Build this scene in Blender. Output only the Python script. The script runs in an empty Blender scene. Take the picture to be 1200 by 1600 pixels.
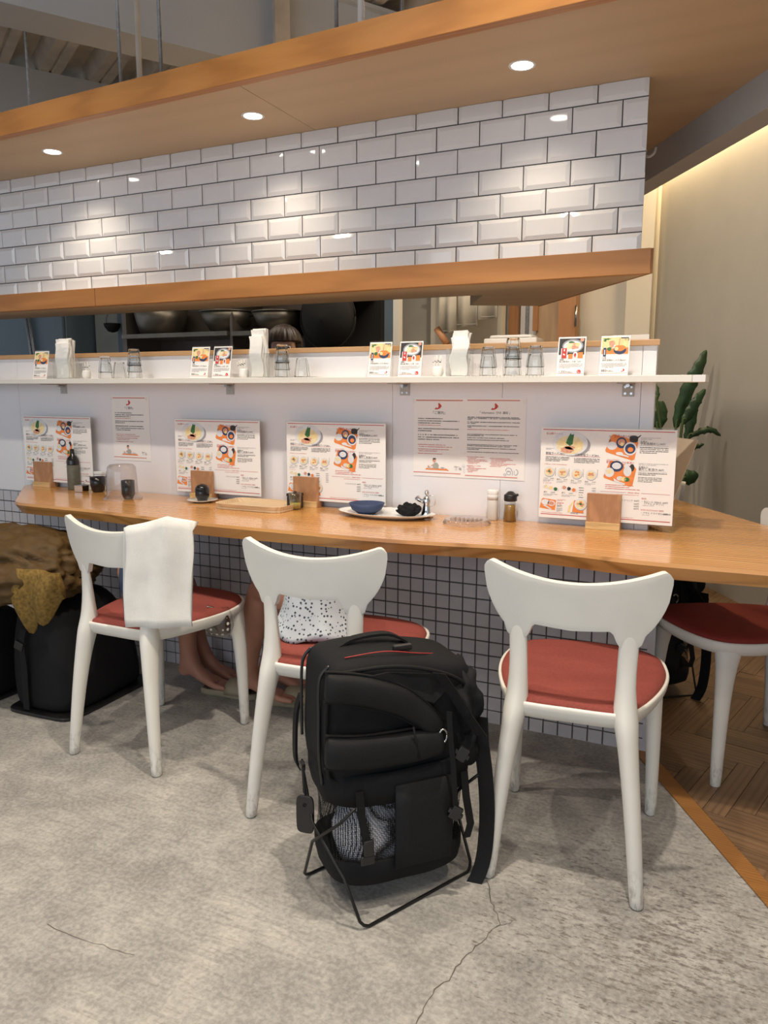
import bpy, bmesh, math, random
from mathutils import Vector, Matrix, noise
random.seed(7)
PI = math.pi
SC = bpy.context.scene
COL = SC.collection

# ------------------------------------------------------------------ camera, world, exposure, lights
FPX, PITCH, YAW, ROLL, CD, CH = 1217.8, 0.1551, -0.4451, 0.0019, 2.522, 1.165
FW = Vector((math.sin(YAW)*math.cos(PITCH), math.cos(YAW)*math.cos(PITCH), -math.sin(PITCH)))
RT0 = Vector((math.cos(YAW), -math.sin(YAW), 0)); UP0 = RT0.cross(FW)
RT = RT0*math.cos(ROLL) + UP0*math.sin(ROLL); UPV = UP0*math.cos(ROLL) - RT0*math.sin(ROLL)
CAMP = Vector((0, -CD, CH))
cd = bpy.data.cameras.new('camera'); cam = bpy.data.objects.new('camera', cd); COL.objects.link(cam)
cam.matrix_world = Matrix(((RT.x, UPV.x, -FW.x, CAMP.x), (RT.y, UPV.y, -FW.y, CAMP.y), (RT.z, UPV.z, -FW.z, CAMP.z), (0, 0, 0, 1)))
cd.sensor_fit = 'VERTICAL'; cd.sensor_height = 36.0; cd.lens = FPX/1600*36.0; cd.clip_start = 0.02
SC.camera = cam
SC.view_settings.view_transform = 'Standard'; SC.view_settings.look = 'None'
SC.view_settings.gamma = 1.0; SC.view_settings.use_curve_mapping = False
SC.view_settings.exposure = 0.16
SC.cycles.transparent_max_bounces = 40
W = bpy.data.worlds.new('daylight'); SC.world = W; W.use_nodes = True
W.node_tree.nodes['Background'].inputs[0].default_value = (0.86, 0.92, 1.0, 1)
W.node_tree.nodes['Background'].inputs[1].default_value = 0.44

def lamp(name, kind, loc, energy, color, **kw):
    l = bpy.data.lights.new(name, kind); l.energy = energy; l.color = color
    for k, v in kw.items():
        if k not in ('rot',): setattr(l, k, v)
    o = bpy.data.objects.new(name, l); COL.objects.link(o); o.location = loc
    if 'rot' in kw: o.rotation_euler = kw['rot']
    return o
WARM = (1.0, 0.88, 0.73)
# track spotlights of the room, high above the seats and the aisle
for i, (x, y) in enumerate(((-2.4, -1.25), (-1.35, -1.25), (-0.35, -1.2), (0.7, -1.3), (-1.6, -2.6), (-0.4, -2.7), (0.6, -2.2))):
    lamp('room_spot', 'SPOT', (x, y, 3.0), (66, 62, 140, 46, 40, 48, 34)[i], WARM, spot_size=1.9, spot_blend=0.7, shadow_soft_size=0.035)
# daylight of the shop window wall behind the camera
lamp('window_daylight', 'AREA', (-1.2, -6.2, 1.7), 62, (0.82, 0.9, 1.0), shape='RECTANGLE', size=5.0, size_y=2.4, rot=(PI/2, 0, 0))
DOWN = [(-0.687, -0.158), (-1.638, -0.14), (-2.594, -0.139), (0.262, -0.178)]
for x, y in DOWN:
    lamp('canopy_downlight_lamp', 'SPOT', (x, y, 2.075), 9.5, (1.0, 0.84, 0.63), spot_size=2.15, spot_blend=0.9, shadow_soft_size=0.03)
# warm light strip in the cove at the head of the right wall
wd = Vector((0.52, -0.853, 0)).normalized()
lamp('cove_strip_lamp', 'AREA', (0.05 - 0.08, 2.05 - 0.05, 2.66), 21, (1.0, 0.74, 0.40), shape='RECTANGLE', size=3.2, size_y=0.05, rot=(0, 0, math.atan2(wd.y, wd.x)))
# kitchen lamp
lamp('kitchen_lamp', 'AREA', (-3.2, 1.2, 2.5), 7, (1.0, 0.86, 0.68), shape='RECTANGLE', size=1.2, size_y=0.3)
lamp('back_room_light', 'SPOT', (-1.0, 0.55, 2.95), 60, (1.0, 0.86, 0.68), spot_size=2.4, spot_blend=0.8, shadow_soft_size=0.04, rot=(math.radians(38), 0, math.radians(-25)))

lamp('back_room_light', 'AREA', (-1.7, 1.5, 2.75), 20, (1.0, 0.88, 0.72), shape='RECTANGLE', size=0.9, size_y=0.4)  # added fill that brightens the curtain and back wall, no lamp seen there

# ------------------------------------------------------------------ helpers
def at(px, py, axis, val):
    """point of the photograph's pixel on a known real plane (wall, floor, table top)"""
    d = FW + RT*((px-600)/FPX) + UPV*((800-py)/FPX); a = 'xyz'.index(axis)
    return CAMP + d*((val-CAMP[a])/d[a])
def tag(o, label=None, cat=None, group=None, kind=None):
    if label: o['label'] = label
    if cat: o['category'] = cat
    if group: o['group'] = group
    if kind: o['kind'] = kind
    return o
def link(o, parent=None):
    COL.objects.link(o)
    if parent is not None: o.parent = parent
    return o
def thing(name, label, cat, loc=(0, 0, 0), rz=0.0, group=None):
    o = link(bpy.data.objects.new(name, None)); o.location = loc; o.rotation_euler = (0, 0, rz); o.empty_display_size = 0.05
    return tag(o, label, cat, group)
def copy_tree(o, parent=None):
    c = o.copy(); COL.objects.link(c)
    if parent is not None: c.parent = parent
    for ch in list(o.children): copy_tree(ch, c)
    return c

class MB:
    def __init__(s): s.bm = bmesh.new(); s.mi = 0
    def face(s, vs):
        try: f = s.bm.faces.new(vs); f.material_index = s.mi; return f
        except ValueError: return None
    def poly(s, pts): return s.face([s.bm.verts.new(p) for p in pts])
    def prism(s, pts, z0, z1):
        a = [s.bm.verts.new((p[0], p[1], z0)) for p in pts]; b = [s.bm.verts.new((p[0], p[1], z1)) for p in pts]
        s.face(a[::-1]); s.face(b); n = len(pts)
        for i in range(n): s.face([a[i], a[(i+1) % n], b[(i+1) % n], b[i]])
        return s
    def box(s, lo, hi, M=None):
        P = [Vector((x, y, z)) for z in (lo[2], hi[2]) for y in (lo[1], hi[1]) for x in (lo[0], hi[0])]
        if M is not None: P = [M @ p for p in P]
        v = [s.bm.verts.new(p) for p in P]
        for f in ((0, 2, 3, 1), (4, 5, 7, 6), (0, 1, 5, 4), (2, 6, 7, 3), (0, 4, 6, 2), (1, 3, 7, 5)): s.face([v[i] for i in f])
        return s
    def rings(s, rs, close=True, cap=True):
        V = [[s.bm.verts.new(p) for p in r] for r in rs]
        for a, b in zip(V, V[1:]):
            n = len(a)
            for i in range(n if close else n-1): s.face([a[i], a[(i+1) % n], b[(i+1) % n], b[i]])
        if cap and close: s.face(V[0][::-1]); s.face(V[-1])
        return s
    def lathe(s, prof, n=20, c=(0, 0, 0), cap=False, M=None):
        rs = []
        for r, z in prof:
            ring = [Vector((c[0]+r*math.cos(2*PI*i/n), c[1]+r*math.sin(2*PI*i/n), c[2]+z)) for i in range(n)]
            if M is not None: ring = [M @ p for p in ring]
            rs.append(ring)
        return s.rings(rs, True, cap)
    def tube(s, pts, r, n=8, cap=True, flat=None):
        pts = [Vector(p) for p in pts]; rs = []
        rad = r if isinstance(r, (list, tuple)) else [r]*len(pts)
        prev = None
        for i, p in enumerate(pts):
            t = (pts[min(i+1, len(pts)-1)] - pts[max(i-1, 0)]).normalized()
            if prev is None:
                u = t.cross(Vector((0, 0, 1)))
                if u.length < 1e-3: u = t.cross(Vector((1, 0, 0)))
            else: u = prev - t*prev.dot(t)
            u.normalize(); prev = u; w = t.cross(u)
            k = flat if flat else 1.0
            rs.append([p + u*rad[i]*math.cos(2*PI*j/n) + w*rad[i]*k*math.sin(2*PI*j/n) for j in range(n)])
        return s.rings(rs, True, cap)
    def strip(s, pts, widths, normal_hint, th=0.002):
        """flat webbing: centre line, width vectors"""
        top = []; 
        for p, wv in zip(pts, widths):
            p = Vector(p); wv = Vector(wv); n = Vector(normal_hint)*th
            top.append([p-wv-n, p+wv-n, p+wv+n, p-wv+n])
        return s.rings(top)
    def build(s, name, mats, parent=None, smooth=False, bevel=0, sub=0, angle=0.6):
        bmesh.ops.recalc_face_normals(s.bm, faces=s.bm.faces)
        me = bpy.data.meshes.new(name); s.bm.to_mesh(me); s.bm.free()
        for m in (mats if isinstance(mats, (list, tuple)) else [mats]): me.materials.append(m)
        if smooth:
            for p in me.polygons: p.use_smooth = True
        o = link(bpy.data.objects.new(name, me), parent)
        if bevel:
            b = o.modifiers.new('bevel', 'BEVEL'); b.width = bevel; b.segments = 2; b.limit_method = 'ANGLE'; b.angle_limit = angle
        if sub:
            u = o.modifiers.new('sub', 'SUBSURF'); u.levels = sub; u.render_levels = sub
        return o
def sup(cx, cy, a, b, z, n=28, e=4.0, rot=0.0):
    out = []
    for i in range(n):
        t = 2*PI*i/n; c, sn = math.cos(t), math.sin(t)
        x = a*math.copysign(abs(c)**(2/e), c); y = b*math.copysign(abs(sn)**(2/e), sn)
        out.append(Vector((cx + x*math.cos(rot)-y*math.sin(rot), cy + x*math.sin(rot)+y*math.cos(rot), z)))
    return out
def smoothcurve(pts, k=6):
    P = [Vector(p) for p in pts]; out = []
    for i in range(len(P)-1):
        p0, p1, p2, p3 = P[max(i-1, 0)], P[i], P[i+1], P[min(i+2, len(P)-1)]
        for j in range(k):
            t = j/k
            out.append(0.5*((2*p1)+(p2-p0)*t+(2*p0-5*p1+4*p2-p3)*t*t+(3*p1-p0-3*p2+p3)*t**3))
    out.append(P[-1]); return out

# ------------------------------------------------------------------ materials
def newmat(name):
    m = bpy.data.materials.new(name); m.use_nodes = True; nt = m.node_tree
    return m, nt, nt.nodes['Principled BSDF']
def mapping(nt, scale=(1, 1, 1), rot=(0, 0, 0), kind='Object'):
    tc = nt.nodes.new('ShaderNodeTexCoord'); mp = nt.nodes.new('ShaderNodeMapping')
    mp.inputs['Scale'].default_value = scale; mp.inputs['Rotation'].default_value = rot
    nt.links.new(tc.outputs[kind], mp.inputs['Vector']); return mp.outputs['Vector']
def noisetex(nt, vec, scale, detail=3, rough=0.5, dist=0.0):
    n = nt.nodes.new('ShaderNodeTexNoise'); nt.links.new(vec, n.inputs['Vector'])
    n.inputs['Scale'].default_value = scale; n.inputs['Detail'].default_value = detail
    n.inputs['Roughness'].default_value = rough; n.inputs['Distortion'].default_value = dist; return n.outputs['Fac']
def ramp(nt, fac, stops):
    r = nt.nodes.new('ShaderNodeValToRGB'); nt.links.new(fac, r.inputs['Fac']); e = r.color_ramp.elements
    while len(e) < len(stops): e.new(0.5)
    for i, (p, c) in enumerate(stops): e[i].position = p; e[i].color = tuple(c)+(1,) if len(c) == 3 else c
    return r.outputs['Color']
def mixc(nt, fac, a, b, mode='MIX'):
    m = nt.nodes.new('ShaderNodeMix'); m.data_type = 'RGBA'; m.blend_type = mode
    for sock, v in ((m.inputs['Factor'], fac), (m.inputs[6], a), (m.inputs[7], b)):
        if hasattr(v, 'is_linked'): nt.links.new(v, sock)
        elif isinstance(v, (int, float)): sock.default_value = v
        else: sock.default_value = tuple(v)+(1,) if len(v) == 3 else v
    return m.outputs[2]
def bump(nt, b, h, strength=0.2, dist=0.01):
    n = nt.nodes.new('ShaderNodeBump'); nt.links.new(h, n.inputs['Height']); n.inputs['Strength'].default_value = strength
    n.inputs['Distance'].default_value = dist; nt.links.new(n.outputs['Normal'], b.inputs['Normal'])
def plain(name, c, rough=0.5, var=0.06, scale=30, metal=0.0, coat=0.0, bmp=0.0, spec=0.5, scl=(1, 1, 1), emit=0.0):
    m, nt, b = newmat(name); v = mapping(nt, scl); f = noisetex(nt, v, scale)
    nt.links.new(ramp(nt, f, [(0.3, [x*(1-var) for x in c]), (0.7, [min(1, x*(1+var)) for x in c])]), b.inputs['Base Color'])
    b.inputs['Roughness'].default_value = rough; b.inputs['Metallic'].default_value = metal
    b.inputs['Coat Weight'].default_value = coat; b.inputs['Specular IOR Level'].default_value = spec
    if bmp: bump(nt, b, f, bmp, 0.002)
    if emit:
        b.inputs['Emission Color'].default_value = tuple(c)+(1,); b.inputs['Emission Strength'].default_value = emit
    return m
def wood(name, c1, c2, c3, scale=(1.2, 14, 14), rough=0.35, rot=(0, 0, 0), coat=0.0, dist=2.5, wave=1.6, vary=False, spec=0.5, dark=0.55):
    m, nt, b = newmat(name); v = mapping(nt, scale, rot)
    if vary:
        oi = nt.nodes.new('ShaderNodeObjectInfo'); ad = nt.nodes.new('ShaderNodeVectorMath'); ad.operation = 'ADD'
        sc = nt.nodes.new('ShaderNodeVectorMath'); sc.operation = 'SCALE'; sc.inputs['Scale'].default_value = 40.0
        cx = nt.nodes.new('ShaderNodeCombineXYZ')
        for k in range(3): nt.links.new(oi.outputs['Random'], cx.inputs[k])
        nt.links.new(cx.outputs[0], sc.inputs[0]); nt.links.new(v, ad.inputs[0]); nt.links.new(sc.outputs[0], ad.inputs[1]); v = ad.outputs[0]
    f1 = noisetex(nt, v, 1.0, 5, 0.6, 1.2)
    w = nt.nodes.new('ShaderNodeTexWave'); nt.links.new(v, w.inputs['Vector']); w.bands_direction = 'Y'
    w.inputs['Scale'].default_value = wave; w.inputs['Distortion'].default_value = dist*2; w.inputs['Detail'].default_value = 2; w.inputs['Detail Scale'].default_value = 0.7
    col = ramp(nt, f1, [(0.25, c1), (0.55, c2), (0.8, c3)])
    col = mixc(nt, 0.35, col, ramp(nt, w.outputs['Color'], [(0.0, [x*dark for x in c1]), (0.35, c2), (1, c3)]))
    if vary:
        col = mixc(nt, 1.0, col, ramp(nt, oi.outputs['Random'], [(0, (0.78, 0.76, 0.74)), (1, (1.12, 1.08, 1.04))]), 'MULTIPLY')
    nt.links.new(col, b.inputs['Base Color']); b.inputs['Roughness'].default_value = rough; b.inputs['Coat Weight'].default_value = coat
    b.inputs['Coat Roughness'].default_value = 0.12; b.inputs['Specular IOR Level'].default_value = spec
    bump(nt, b, f1, 0.08, 0.002); return m
def fabric(name, c, rough=0.9, scale=420, var=0.25, bmp=0.3, scl=(1, 1, 1)):
    m, nt, b = newmat(name); v = mapping(nt, scl); f = noisetex(nt, v, scale, 2); g = noisetex(nt, v, 14, 3)
    col = mixc(nt, 0.5, ramp(nt, f, [(0.3, [x*(1-var) for x in c]), (0.7, [min(1, x*(1+var)) for x in c])]), ramp(nt, g, [(0.3, [x*0.85 for x in c]), (0.7, [min(1, x*1.1) for x in c])]))
    nt.links.new(col, b.inputs['Base Color']); b.inputs['Roughness'].default_value = rough; b.inputs['Specular IOR Level'].default_value = 0.2
    bump(nt, b, f, bmp, 0.001); return m
def clear(name, tint=(0.95, 0.97, 0.97), gloss=0.25, rough=0.03):
    m = bpy.data.materials.new(name); m.use_nodes = True; nt = m.node_tree; nt.nodes.clear()
    out = nt.nodes.new('ShaderNodeOutputMaterial'); mx = nt.nodes.new('ShaderNodeMixShader'); tr = nt.nodes.new('ShaderNodeBsdfTransparent'); gl = nt.nodes.new('ShaderNodeBsdfGlossy')
    lw = nt.nodes.new('ShaderNodeLayerWeight'); lw.inputs['Blend'].default_value = 0.5
    tr.inputs['Color'].default_value = tuple(tint)+(1,); gl.inputs['Roughness'].default_value = rough
    pw_ = nt.nodes.new('ShaderNodeMath'); pw_.operation = 'POWER'; pw_.inputs[1].default_value = 2.0; ml_ = nt.nodes.new('ShaderNodeMath'); ml_.operation = 'MULTIPLY_ADD'; ml_.inputs[1].default_value = 0.85; ml_.inputs[2].default_value = gloss*0.25
    nt.links.new(lw.outputs['Facing'], pw_.inputs[0]); nt.links.new(pw_.outputs[0], ml_.inputs[0]); nt.links.new(ml_.outputs[0], mx.inputs['Fac']); nt.links.new(tr.outputs[0], mx.inputs[1]); nt.links.new(gl.outputs[0], mx.inputs[2]); nt.links.new(mx.outputs[0], out.inputs['Surface'])
    return m
def netmat(name, c, freq=260.0, hole=0.30):
    m = bpy.data.materials.new(name); m.use_nodes = True; nt = m.node_tree; nt.nodes.clear()
    out = nt.nodes.new('ShaderNodeOutputMaterial'); mx = nt.nodes.new('ShaderNodeMixShader'); tr = nt.nodes.new('ShaderNodeBsdfTransparent'); df = nt.nodes.new('ShaderNodeBsdfDiffuse')
    df.inputs['Color'].default_value = tuple(c)+(1,)
    v = mapping(nt, (freq, freq, freq), (0, 0, 0)); vo = nt.nodes.new('ShaderNodeTexVoronoi'); vo.inputs['Scale'].default_value = 1.0; vo.inputs['Randomness'].default_value = 0.12
    nt.links.new(v, vo.inputs['Vector']); lt = nt.nodes.new('ShaderNodeMath'); lt.operation = 'GREATER_THAN'; lt.inputs[1].default_value = hole
    nt.links.new(vo.outputs['Distance'], lt.inputs[0]); nt.links.new(lt.outputs[0], mx.inputs['Fac'])
    nt.links.new(tr.outputs[0], mx.inputs[1]); nt.links.new(df.outputs[0], mx.inputs[2]); nt.links.new(mx.outputs[0], out.inputs['Surface']); return m

M = {}
M['tile'] = plain('white_glazed_tile', (0.76, 0.755, 0.775), 0.07, 0.02, 20, coat=0.6)
M['grout'] = plain('dark_grey_grout', (0.085, 0.08, 0.078), 0.9)
M['mosaic'] = plain('pale_lavender_mosaic', (0.52, 0.51, 0.545), 0.28, 0.05, 25)
M['panel'] = plain('white_laminate_panel', (0.80, 0.79, 0.82), 0.35, 0.015, 3)
M['shelfw'] = plain('cream_white_shelf', (0.80, 0.77, 0.70), 0.4, 0.02, 4)
M['chair'] = plain('offwhite_moulded_plastic', (0.72, 0.705, 0.655), 0.38, 0.03, 9)
nt = M['chair'].node_tree; b = nt.nodes['Principled BSDF']; base_in = b.inputs['Base Color'].links[0].from_socket
tc = nt.nodes.new('ShaderNodeTexCoord'); sx = nt.nodes.new('ShaderNodeSeparateXYZ'); nt.links.new(tc.outputs['Object'], sx.inputs[0])
hz = ramp(nt, sx.outputs['Z'], [(0.0, (0.62, 0.62, 0.62)), (0.075, (0.35, 0.35, 0.35)), (0.11, (0.0, 0.0, 0.0))]); nz = noisetex(nt, mapping(nt, (1, 1, 0.35)), 85, 4, 0.7)
mm1 = nt.nodes.new('ShaderNodeMath'); mm1.operation = 'MULTIPLY'; nt.links.new(hz, mm1.inputs[0]); nt.links.new(ramp(nt, nz, [(0.46, (0, 0, 0)), (0.66, (1, 1, 1))]), mm1.inputs[1])
nt.links.new(mixc(nt, mm1.outputs[0], base_in, (0.17, 0.155, 0.13)), b.inputs['Base Color'])
M['seat'] = fabric('rust_red_seat_fabric', (0.245, 0.060, 0.048), scl=(0.35, 1, 1))
M['seat2'] = fabric('dark_red_seat_fabric', (0.27, 0.045, 0.035))
M['black'] = fabric('black_nylon', (0.0085, 0.009, 0.0105), 0.75, 500, 0.3, 0.2)
M['black2'] = fabric('black_padded_fabric', (0.0115, 0.012, 0.0135), 0.65, 300, 0.3, 0.25)
M['webb'] = fabric('black_webbing', (0.010, 0.010, 0.011), 0.7, 800, 0.3, 0.4)
M['blackp'] = plain('black_plastic', (0.014, 0.014, 0.015), 0.35)
M['wire'] = plain('black_painted_wire', (0.012, 0.012, 0.012), 0.35, metal=0.3)
M['steel'] = plain('brushed_steel', (0.50, 0.50, 0.50), 0.28, 0.08, 60, metal=1.0)
M['chrome'] = plain('polished_chrome', (0.78, 0.78, 0.78), 0.08, 0.03, 20, metal=1.0)
M['pot'] = plain('dull_aluminium_pot', (0.22, 0.20, 0.17), 0.45, 0.15, 12, metal=0.9)
M['galv'] = plain('galvanised_rod', (0.30, 0.31, 0.33), 0.5, 0.2, 70, metal=0.6)
M['table'] = wood('honey_table_wood', (0.45, 0.19, 0.046), (0.59, 0.285, 0.083), (0.67, 0.36, 0.125), (1.0, 8, 11), 0.25, coat=0.5, dist=3.5, dark=0.38)
M['fascia'] = wood('orange_pine', (0.37, 0.145, 0.034), (0.46, 0.195, 0.050), (0.53, 0.245, 0.070), (1.6, 12, 12), 0.4, dark=0.78)
M['ply'] = wood('lauan_plywood', (0.525, 0.383, 0.238), (0.555, 0.41, 0.26), (0.58, 0.432, 0.275), (0.7, 4, 4), 0.5, dist=4, wave=0.5, dark=0.95)
M['ledge'] = wood('ledge_oak', (0.42, 0.23, 0.10), (0.50, 0.29, 0.135), (0.55, 0.33, 0.16), (2, 20, 20), 0.45)
M['standw'] = wood('menu_stand_cherry', (0.42, 0.20, 0.09), (0.50, 0.26, 0.125), (0.56, 0.31, 0.16), (26, 4, 9), 0.45)
M['standl'] = wood('menu_stand_pale_lip', (0.66, 0.42, 0.17), (0.74, 0.50, 0.23), (0.78, 0.55, 0.27), (6, 40, 40), 0.45)
M['parq'] = wood('worn_parquet', (0.15, 0.088, 0.046), (0.205, 0.122, 0.066), (0.25, 0.155, 0.086), (2.5, 18, 10), 0.42, vary=True, wave=0.8)
M['border'] = wood('parquet_border', (0.26, 0.105, 0.026), (0.33, 0.145, 0.038), (0.38, 0.18, 0.055), (3, 20, 10), 0.45)
M['doorw'] = wood('door_wood', (0.36, 0.16, 0.06), (0.45, 0.21, 0.085), (0.50, 0.25, 0.11), (14, 14, 1.2), 0.5)
M['tanw'] = wood('tan_door_panel', (0.42, 0.27, 0.16), (0.48, 0.32, 0.19), (0.52, 0.35, 0.22), (8, 8, 0.9), 0.5)
M['wall'] = plain('warm_grey_plaster', (0.47, 0.44, 0.385), 0.85, 0.03, 5)
M['wall2'] = plain('pale_cream_plaster', (0.66, 0.61, 0.53), 0.85, 0.02, 5)
M['beam'] = plain('grey_painted_beam', (0.46, 0.45, 0.44), 0.6, 0.03, 6)
M['girder'] = plain('grey_painted_steel', (0.50, 0.525, 0.56), 0.6, 0.03, 4)
M['deck'] = plain('cream_primed_deck', (0.52, 0.47, 0.40), 0.7, 0.12, 9)
M['paper'] = plain('white_paper', (0.87, 0.85, 0.83), 0.6, 0.01, 5)
M['napkin'] = plain('paper_napkin', (0.90, 0.88, 0.84), 0.9, 0.03, 40)
M['ink'] = plain('black_print', (0.035, 0.032, 0.032), 0.6, 0)
M['grey'] = plain('grey_print', (0.33, 0.33, 0.36), 0.6, 0)
M['red'] = plain('red_print', (0.55, 0.055, 0.04), 0.6, 0)
M['pinkred'] = plain('faded_red_print', (0.62, 0.20, 0.16), 0.6, 0)
M['orange'] = plain('orange_print', (0.80, 0.25, 0.06), 0.6, 0.08, 60)
M['bowlp'] = plain('bowl_print', (0.74, 0.76, 0.80), 0.6, 0.06, 50)
M['soup'] = plain('soup_print', (0.82, 0.72, 0.45), 0.6, 0.12, 90)
M['green'] = plain('green_print', (0.04, 0.16, 0.05), 0.6, 0.3, 200)
M['meat'] = plain('meat_print', (0.66, 0.33, 0.22), 0.6, 0.2, 150)
M['navy'] = plain('dark_blue_print', (0.03, 0.05, 0.12), 0.6, 0.1)
M['yellow'] = plain('pale_yellow_print', (0.85, 0.68, 0.34), 0.6, 0.1, 60)
M['glass'] = clear('clear_glass', (0.975, 0.975, 0.965), 0.16)
m, nt, b = newmat('clear_glass_solid'); b.inputs['Transmission Weight'].default_value = 1.0; b.inputs['Roughness'].default_value = 0.0; b.inputs['IOR'].default_value = 1.45; b.inputs['Base Color'].default_value = (0.97, 0.98, 0.975, 1); M['tglass'] = m
M['acryl'] = clear('clear_acrylic', (0.985, 0.985, 0.975), 0.06)
M['dish'] = clear('rosy_clear_dish', (0.93, 0.90, 0.88), 0.25)
M['ceramic'] = plain('white_ceramic', (0.80, 0.80, 0.78), 0.2, 0.02)
M['wplast'] = plain('white_plastic', (0.80, 0.79, 0.77), 0.35, 0.02)
M['soy'] = plain('amber_soy_sauce', (0.36, 0.20, 0.04), 0.15, 0.1)
M['olive'] = plain('grey_green_glaze', (0.12, 0.12, 0.085), 0.5, 0.2, 60)
M['darkc'] = plain('dark_glazed_cup', (0.012, 0.011, 0.012), 0.12, 0.1)
M['leaf'] = plain('dark_green_leaf', (0.018, 0.055, 0.018), 0.4, 0.35, 18)
M['stem'] = plain('green_stem', (0.06, 0.10, 0.03), 0.5)
M['skin'] = plain('skin', (0.42, 0.20, 0.135), 0.55, 0.06, 20)
M['skinf'] = plain('face_skin', (0.50, 0.29, 0.20), 0.55, 0.05, 20)
M['hair'] = plain('dark_brown_hair', (0.035, 0.018, 0.011), 0.45, 0.35, 60, scl=(6, 6, 0.6), bmp=0.3)
M['white_eye'] = plain('eye_white', (0.7, 0.68, 0.66), 0.3, 0)
M['lip'] = plain('lip', (0.40, 0.14, 0.12), 0.5, 0)
M['apron'] = fabric('dark_work_shirt', (0.03, 0.03, 0.035))
M['slip'] = plain('beige_rubber', (0.30, 0.25, 0.165), 0.6, 0.05)
M['slipd'] = plain('brown_footbed', (0.09, 0.07, 0.05), 0.7, 0.1)
M['denim'] = fabric('blue_denim', (0.07, 0.10, 0.17), 0.9, 500, 0.4)
M['coat'] = fabric('olive_brown_quilt', (0.085, 0.05, 0.018), 0.55, 40, 0.3, 0.35)
M['coat2'] = fabric('mustard_boucle', (0.20, 0.125, 0.035), 0.9, 90, 0.7, 0.9)
M['wcloth'] = fabric('white_cloth', (0.76, 0.755, 0.72), 0.9, 300, 0.06, 0.15)
M['noren'] = fabric('cream_noren', (0.72, 0.66, 0.55), 0.9, 300, 0.06, 0.15)
M['bluegrey'] = plain('blue_grey_steel', (0.13, 0.175, 0.215), 0.45, 0.08, 2)
M['palegreen'] = plain('pale_green_wall', (0.40, 0.41, 0.37), 0.7, 0.05, 3)
M['khood'] = plain('smoky_stainless', (0.16, 0.135, 0.12), 0.45, 0.12, 3, metal=0.4)
M['kblack'] = plain('sooty_black', (0.006, 0.005, 0.0045), 0.8, 0.2, 4)
M['crack'] = plain('floor_crack', (0.12, 0.105, 0.09), 0.95)
M['redzip'] = plain('red_zip_tape', (0.35, 0.03, 0.03), 0.6)
M['mesh'] = netmat('black_net', (0.02, 0.02, 0.021), 235, 0.50)
M['fish'] = M['red']

# eyelet cloth: pale blue-white with small dark holes
m, nt, b = newmat('eyelet_cotton'); v = mapping(nt, (88, 88, 88)); vo = nt.nodes.new('ShaderNodeTexVoronoi'); nt.links.new(v, vo.inputs['Vector']); vo.inputs['Scale'].default_value = 1.0; vo.inputs['Randomness'].default_value = 0.7
nt.links.new(ramp(nt, vo.outputs['Distance'], [(0.0, (0.05, 0.06, 0.08)), (0.27, (0.05, 0.06, 0.08)), (0.33, (0.50, 0.55, 0.60))]), b.inputs['Base Color']); b.inputs['Roughness'].default_value = 0.9; M['eyelet'] = m
# polka dots
m, nt, b = newmat('brown_polka_dot'); v = mapping(nt, (52, 52, 52)); vo = nt.nodes.new('ShaderNodeTexVoronoi'); nt.links.new(v, vo.inputs['Vector']); vo.inputs['Scale'].default_value = 1.0; vo.inputs['Randomness'].default_value = 0.15
nt.links.new(ramp(nt, vo.outputs['Distance'], [(0.0, (0.75, 0.72, 0.68)), (0.26, (0.75, 0.72, 0.68)), (0.31, (0.035, 0.018, 0.012))]), b.inputs['Base Color']); b.inputs['Roughness'].default_value = 0.25; b.inputs['Coat Weight'].default_value = 0.8; M['dots'] = m
# striped blue cloth inside the net
m, nt, b = newmat('blue_white_stripe'); v = mapping(nt, (1, 1, 1), (0.3, 0.5, 0.7)); w = nt.nodes.new('ShaderNodeTexWave'); nt.links.new(v, w.inputs['Vector']); w.inputs['Scale'].default_value = 60; w.inputs['Distortion'].default_value = 1.5
nt.links.new(ramp(nt, w.outputs['Color'], [(0.3, (0.45, 0.48, 0.58)), (0.7, (0.82, 0.82, 0.85))]), b.inputs['Base Color']); b.inputs['Roughness'].default_value = 0.9; M['stripe'] = m
# worn concrete
m, nt, b = newmat('worn_screed_floor'); v = mapping(nt, (1, 1, 1)); vs = mapping(nt, (0.35, 2.6, 1), (0, 0, 0.12))
big = noisetex(nt, v, 1.3, 4, 0.6); mid = noisetex(nt, v, 7, 5, 0.65); fine = noisetex(nt, v, 90, 3, 0.6); st = noisetex(nt, vs, 26, 6, 0.75)
col = ramp(nt, mid, [(0.38, (0.225, 0.220, 0.212)), (0.5, (0.355, 0.345, 0.325)), (0.62, (0.54, 0.518, 0.478))])
col = mixc(nt, 0.4, col, ramp(nt, big, [(0.42, (0.235, 0.232, 0.228)), (0.58, (0.50, 0.478, 0.435))]))
sm = nt.nodes.new('ShaderNodeMath'); sm.operation = 'MULTIPLY'
nt.links.new(ramp(nt, st, [(0.50, (0, 0, 0)), (0.58, (1, 1, 1))]), sm.inputs[0]); nt.links.new(ramp(nt, big, [(0.40, (0.35, 0.35, 0.35)), (0.60, (1, 1, 1))]), sm.inputs[1])
sm2 = nt.nodes.new('ShaderNodeMath'); sm2.operation = 'MULTIPLY'; nt.links.new(sm.outputs[0], sm2.inputs[0]); sm2.inputs[1].default_value = 0.55
col = mixc(nt, sm2.outputs[0], col, (0.215, 0.198, 0.182))
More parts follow.
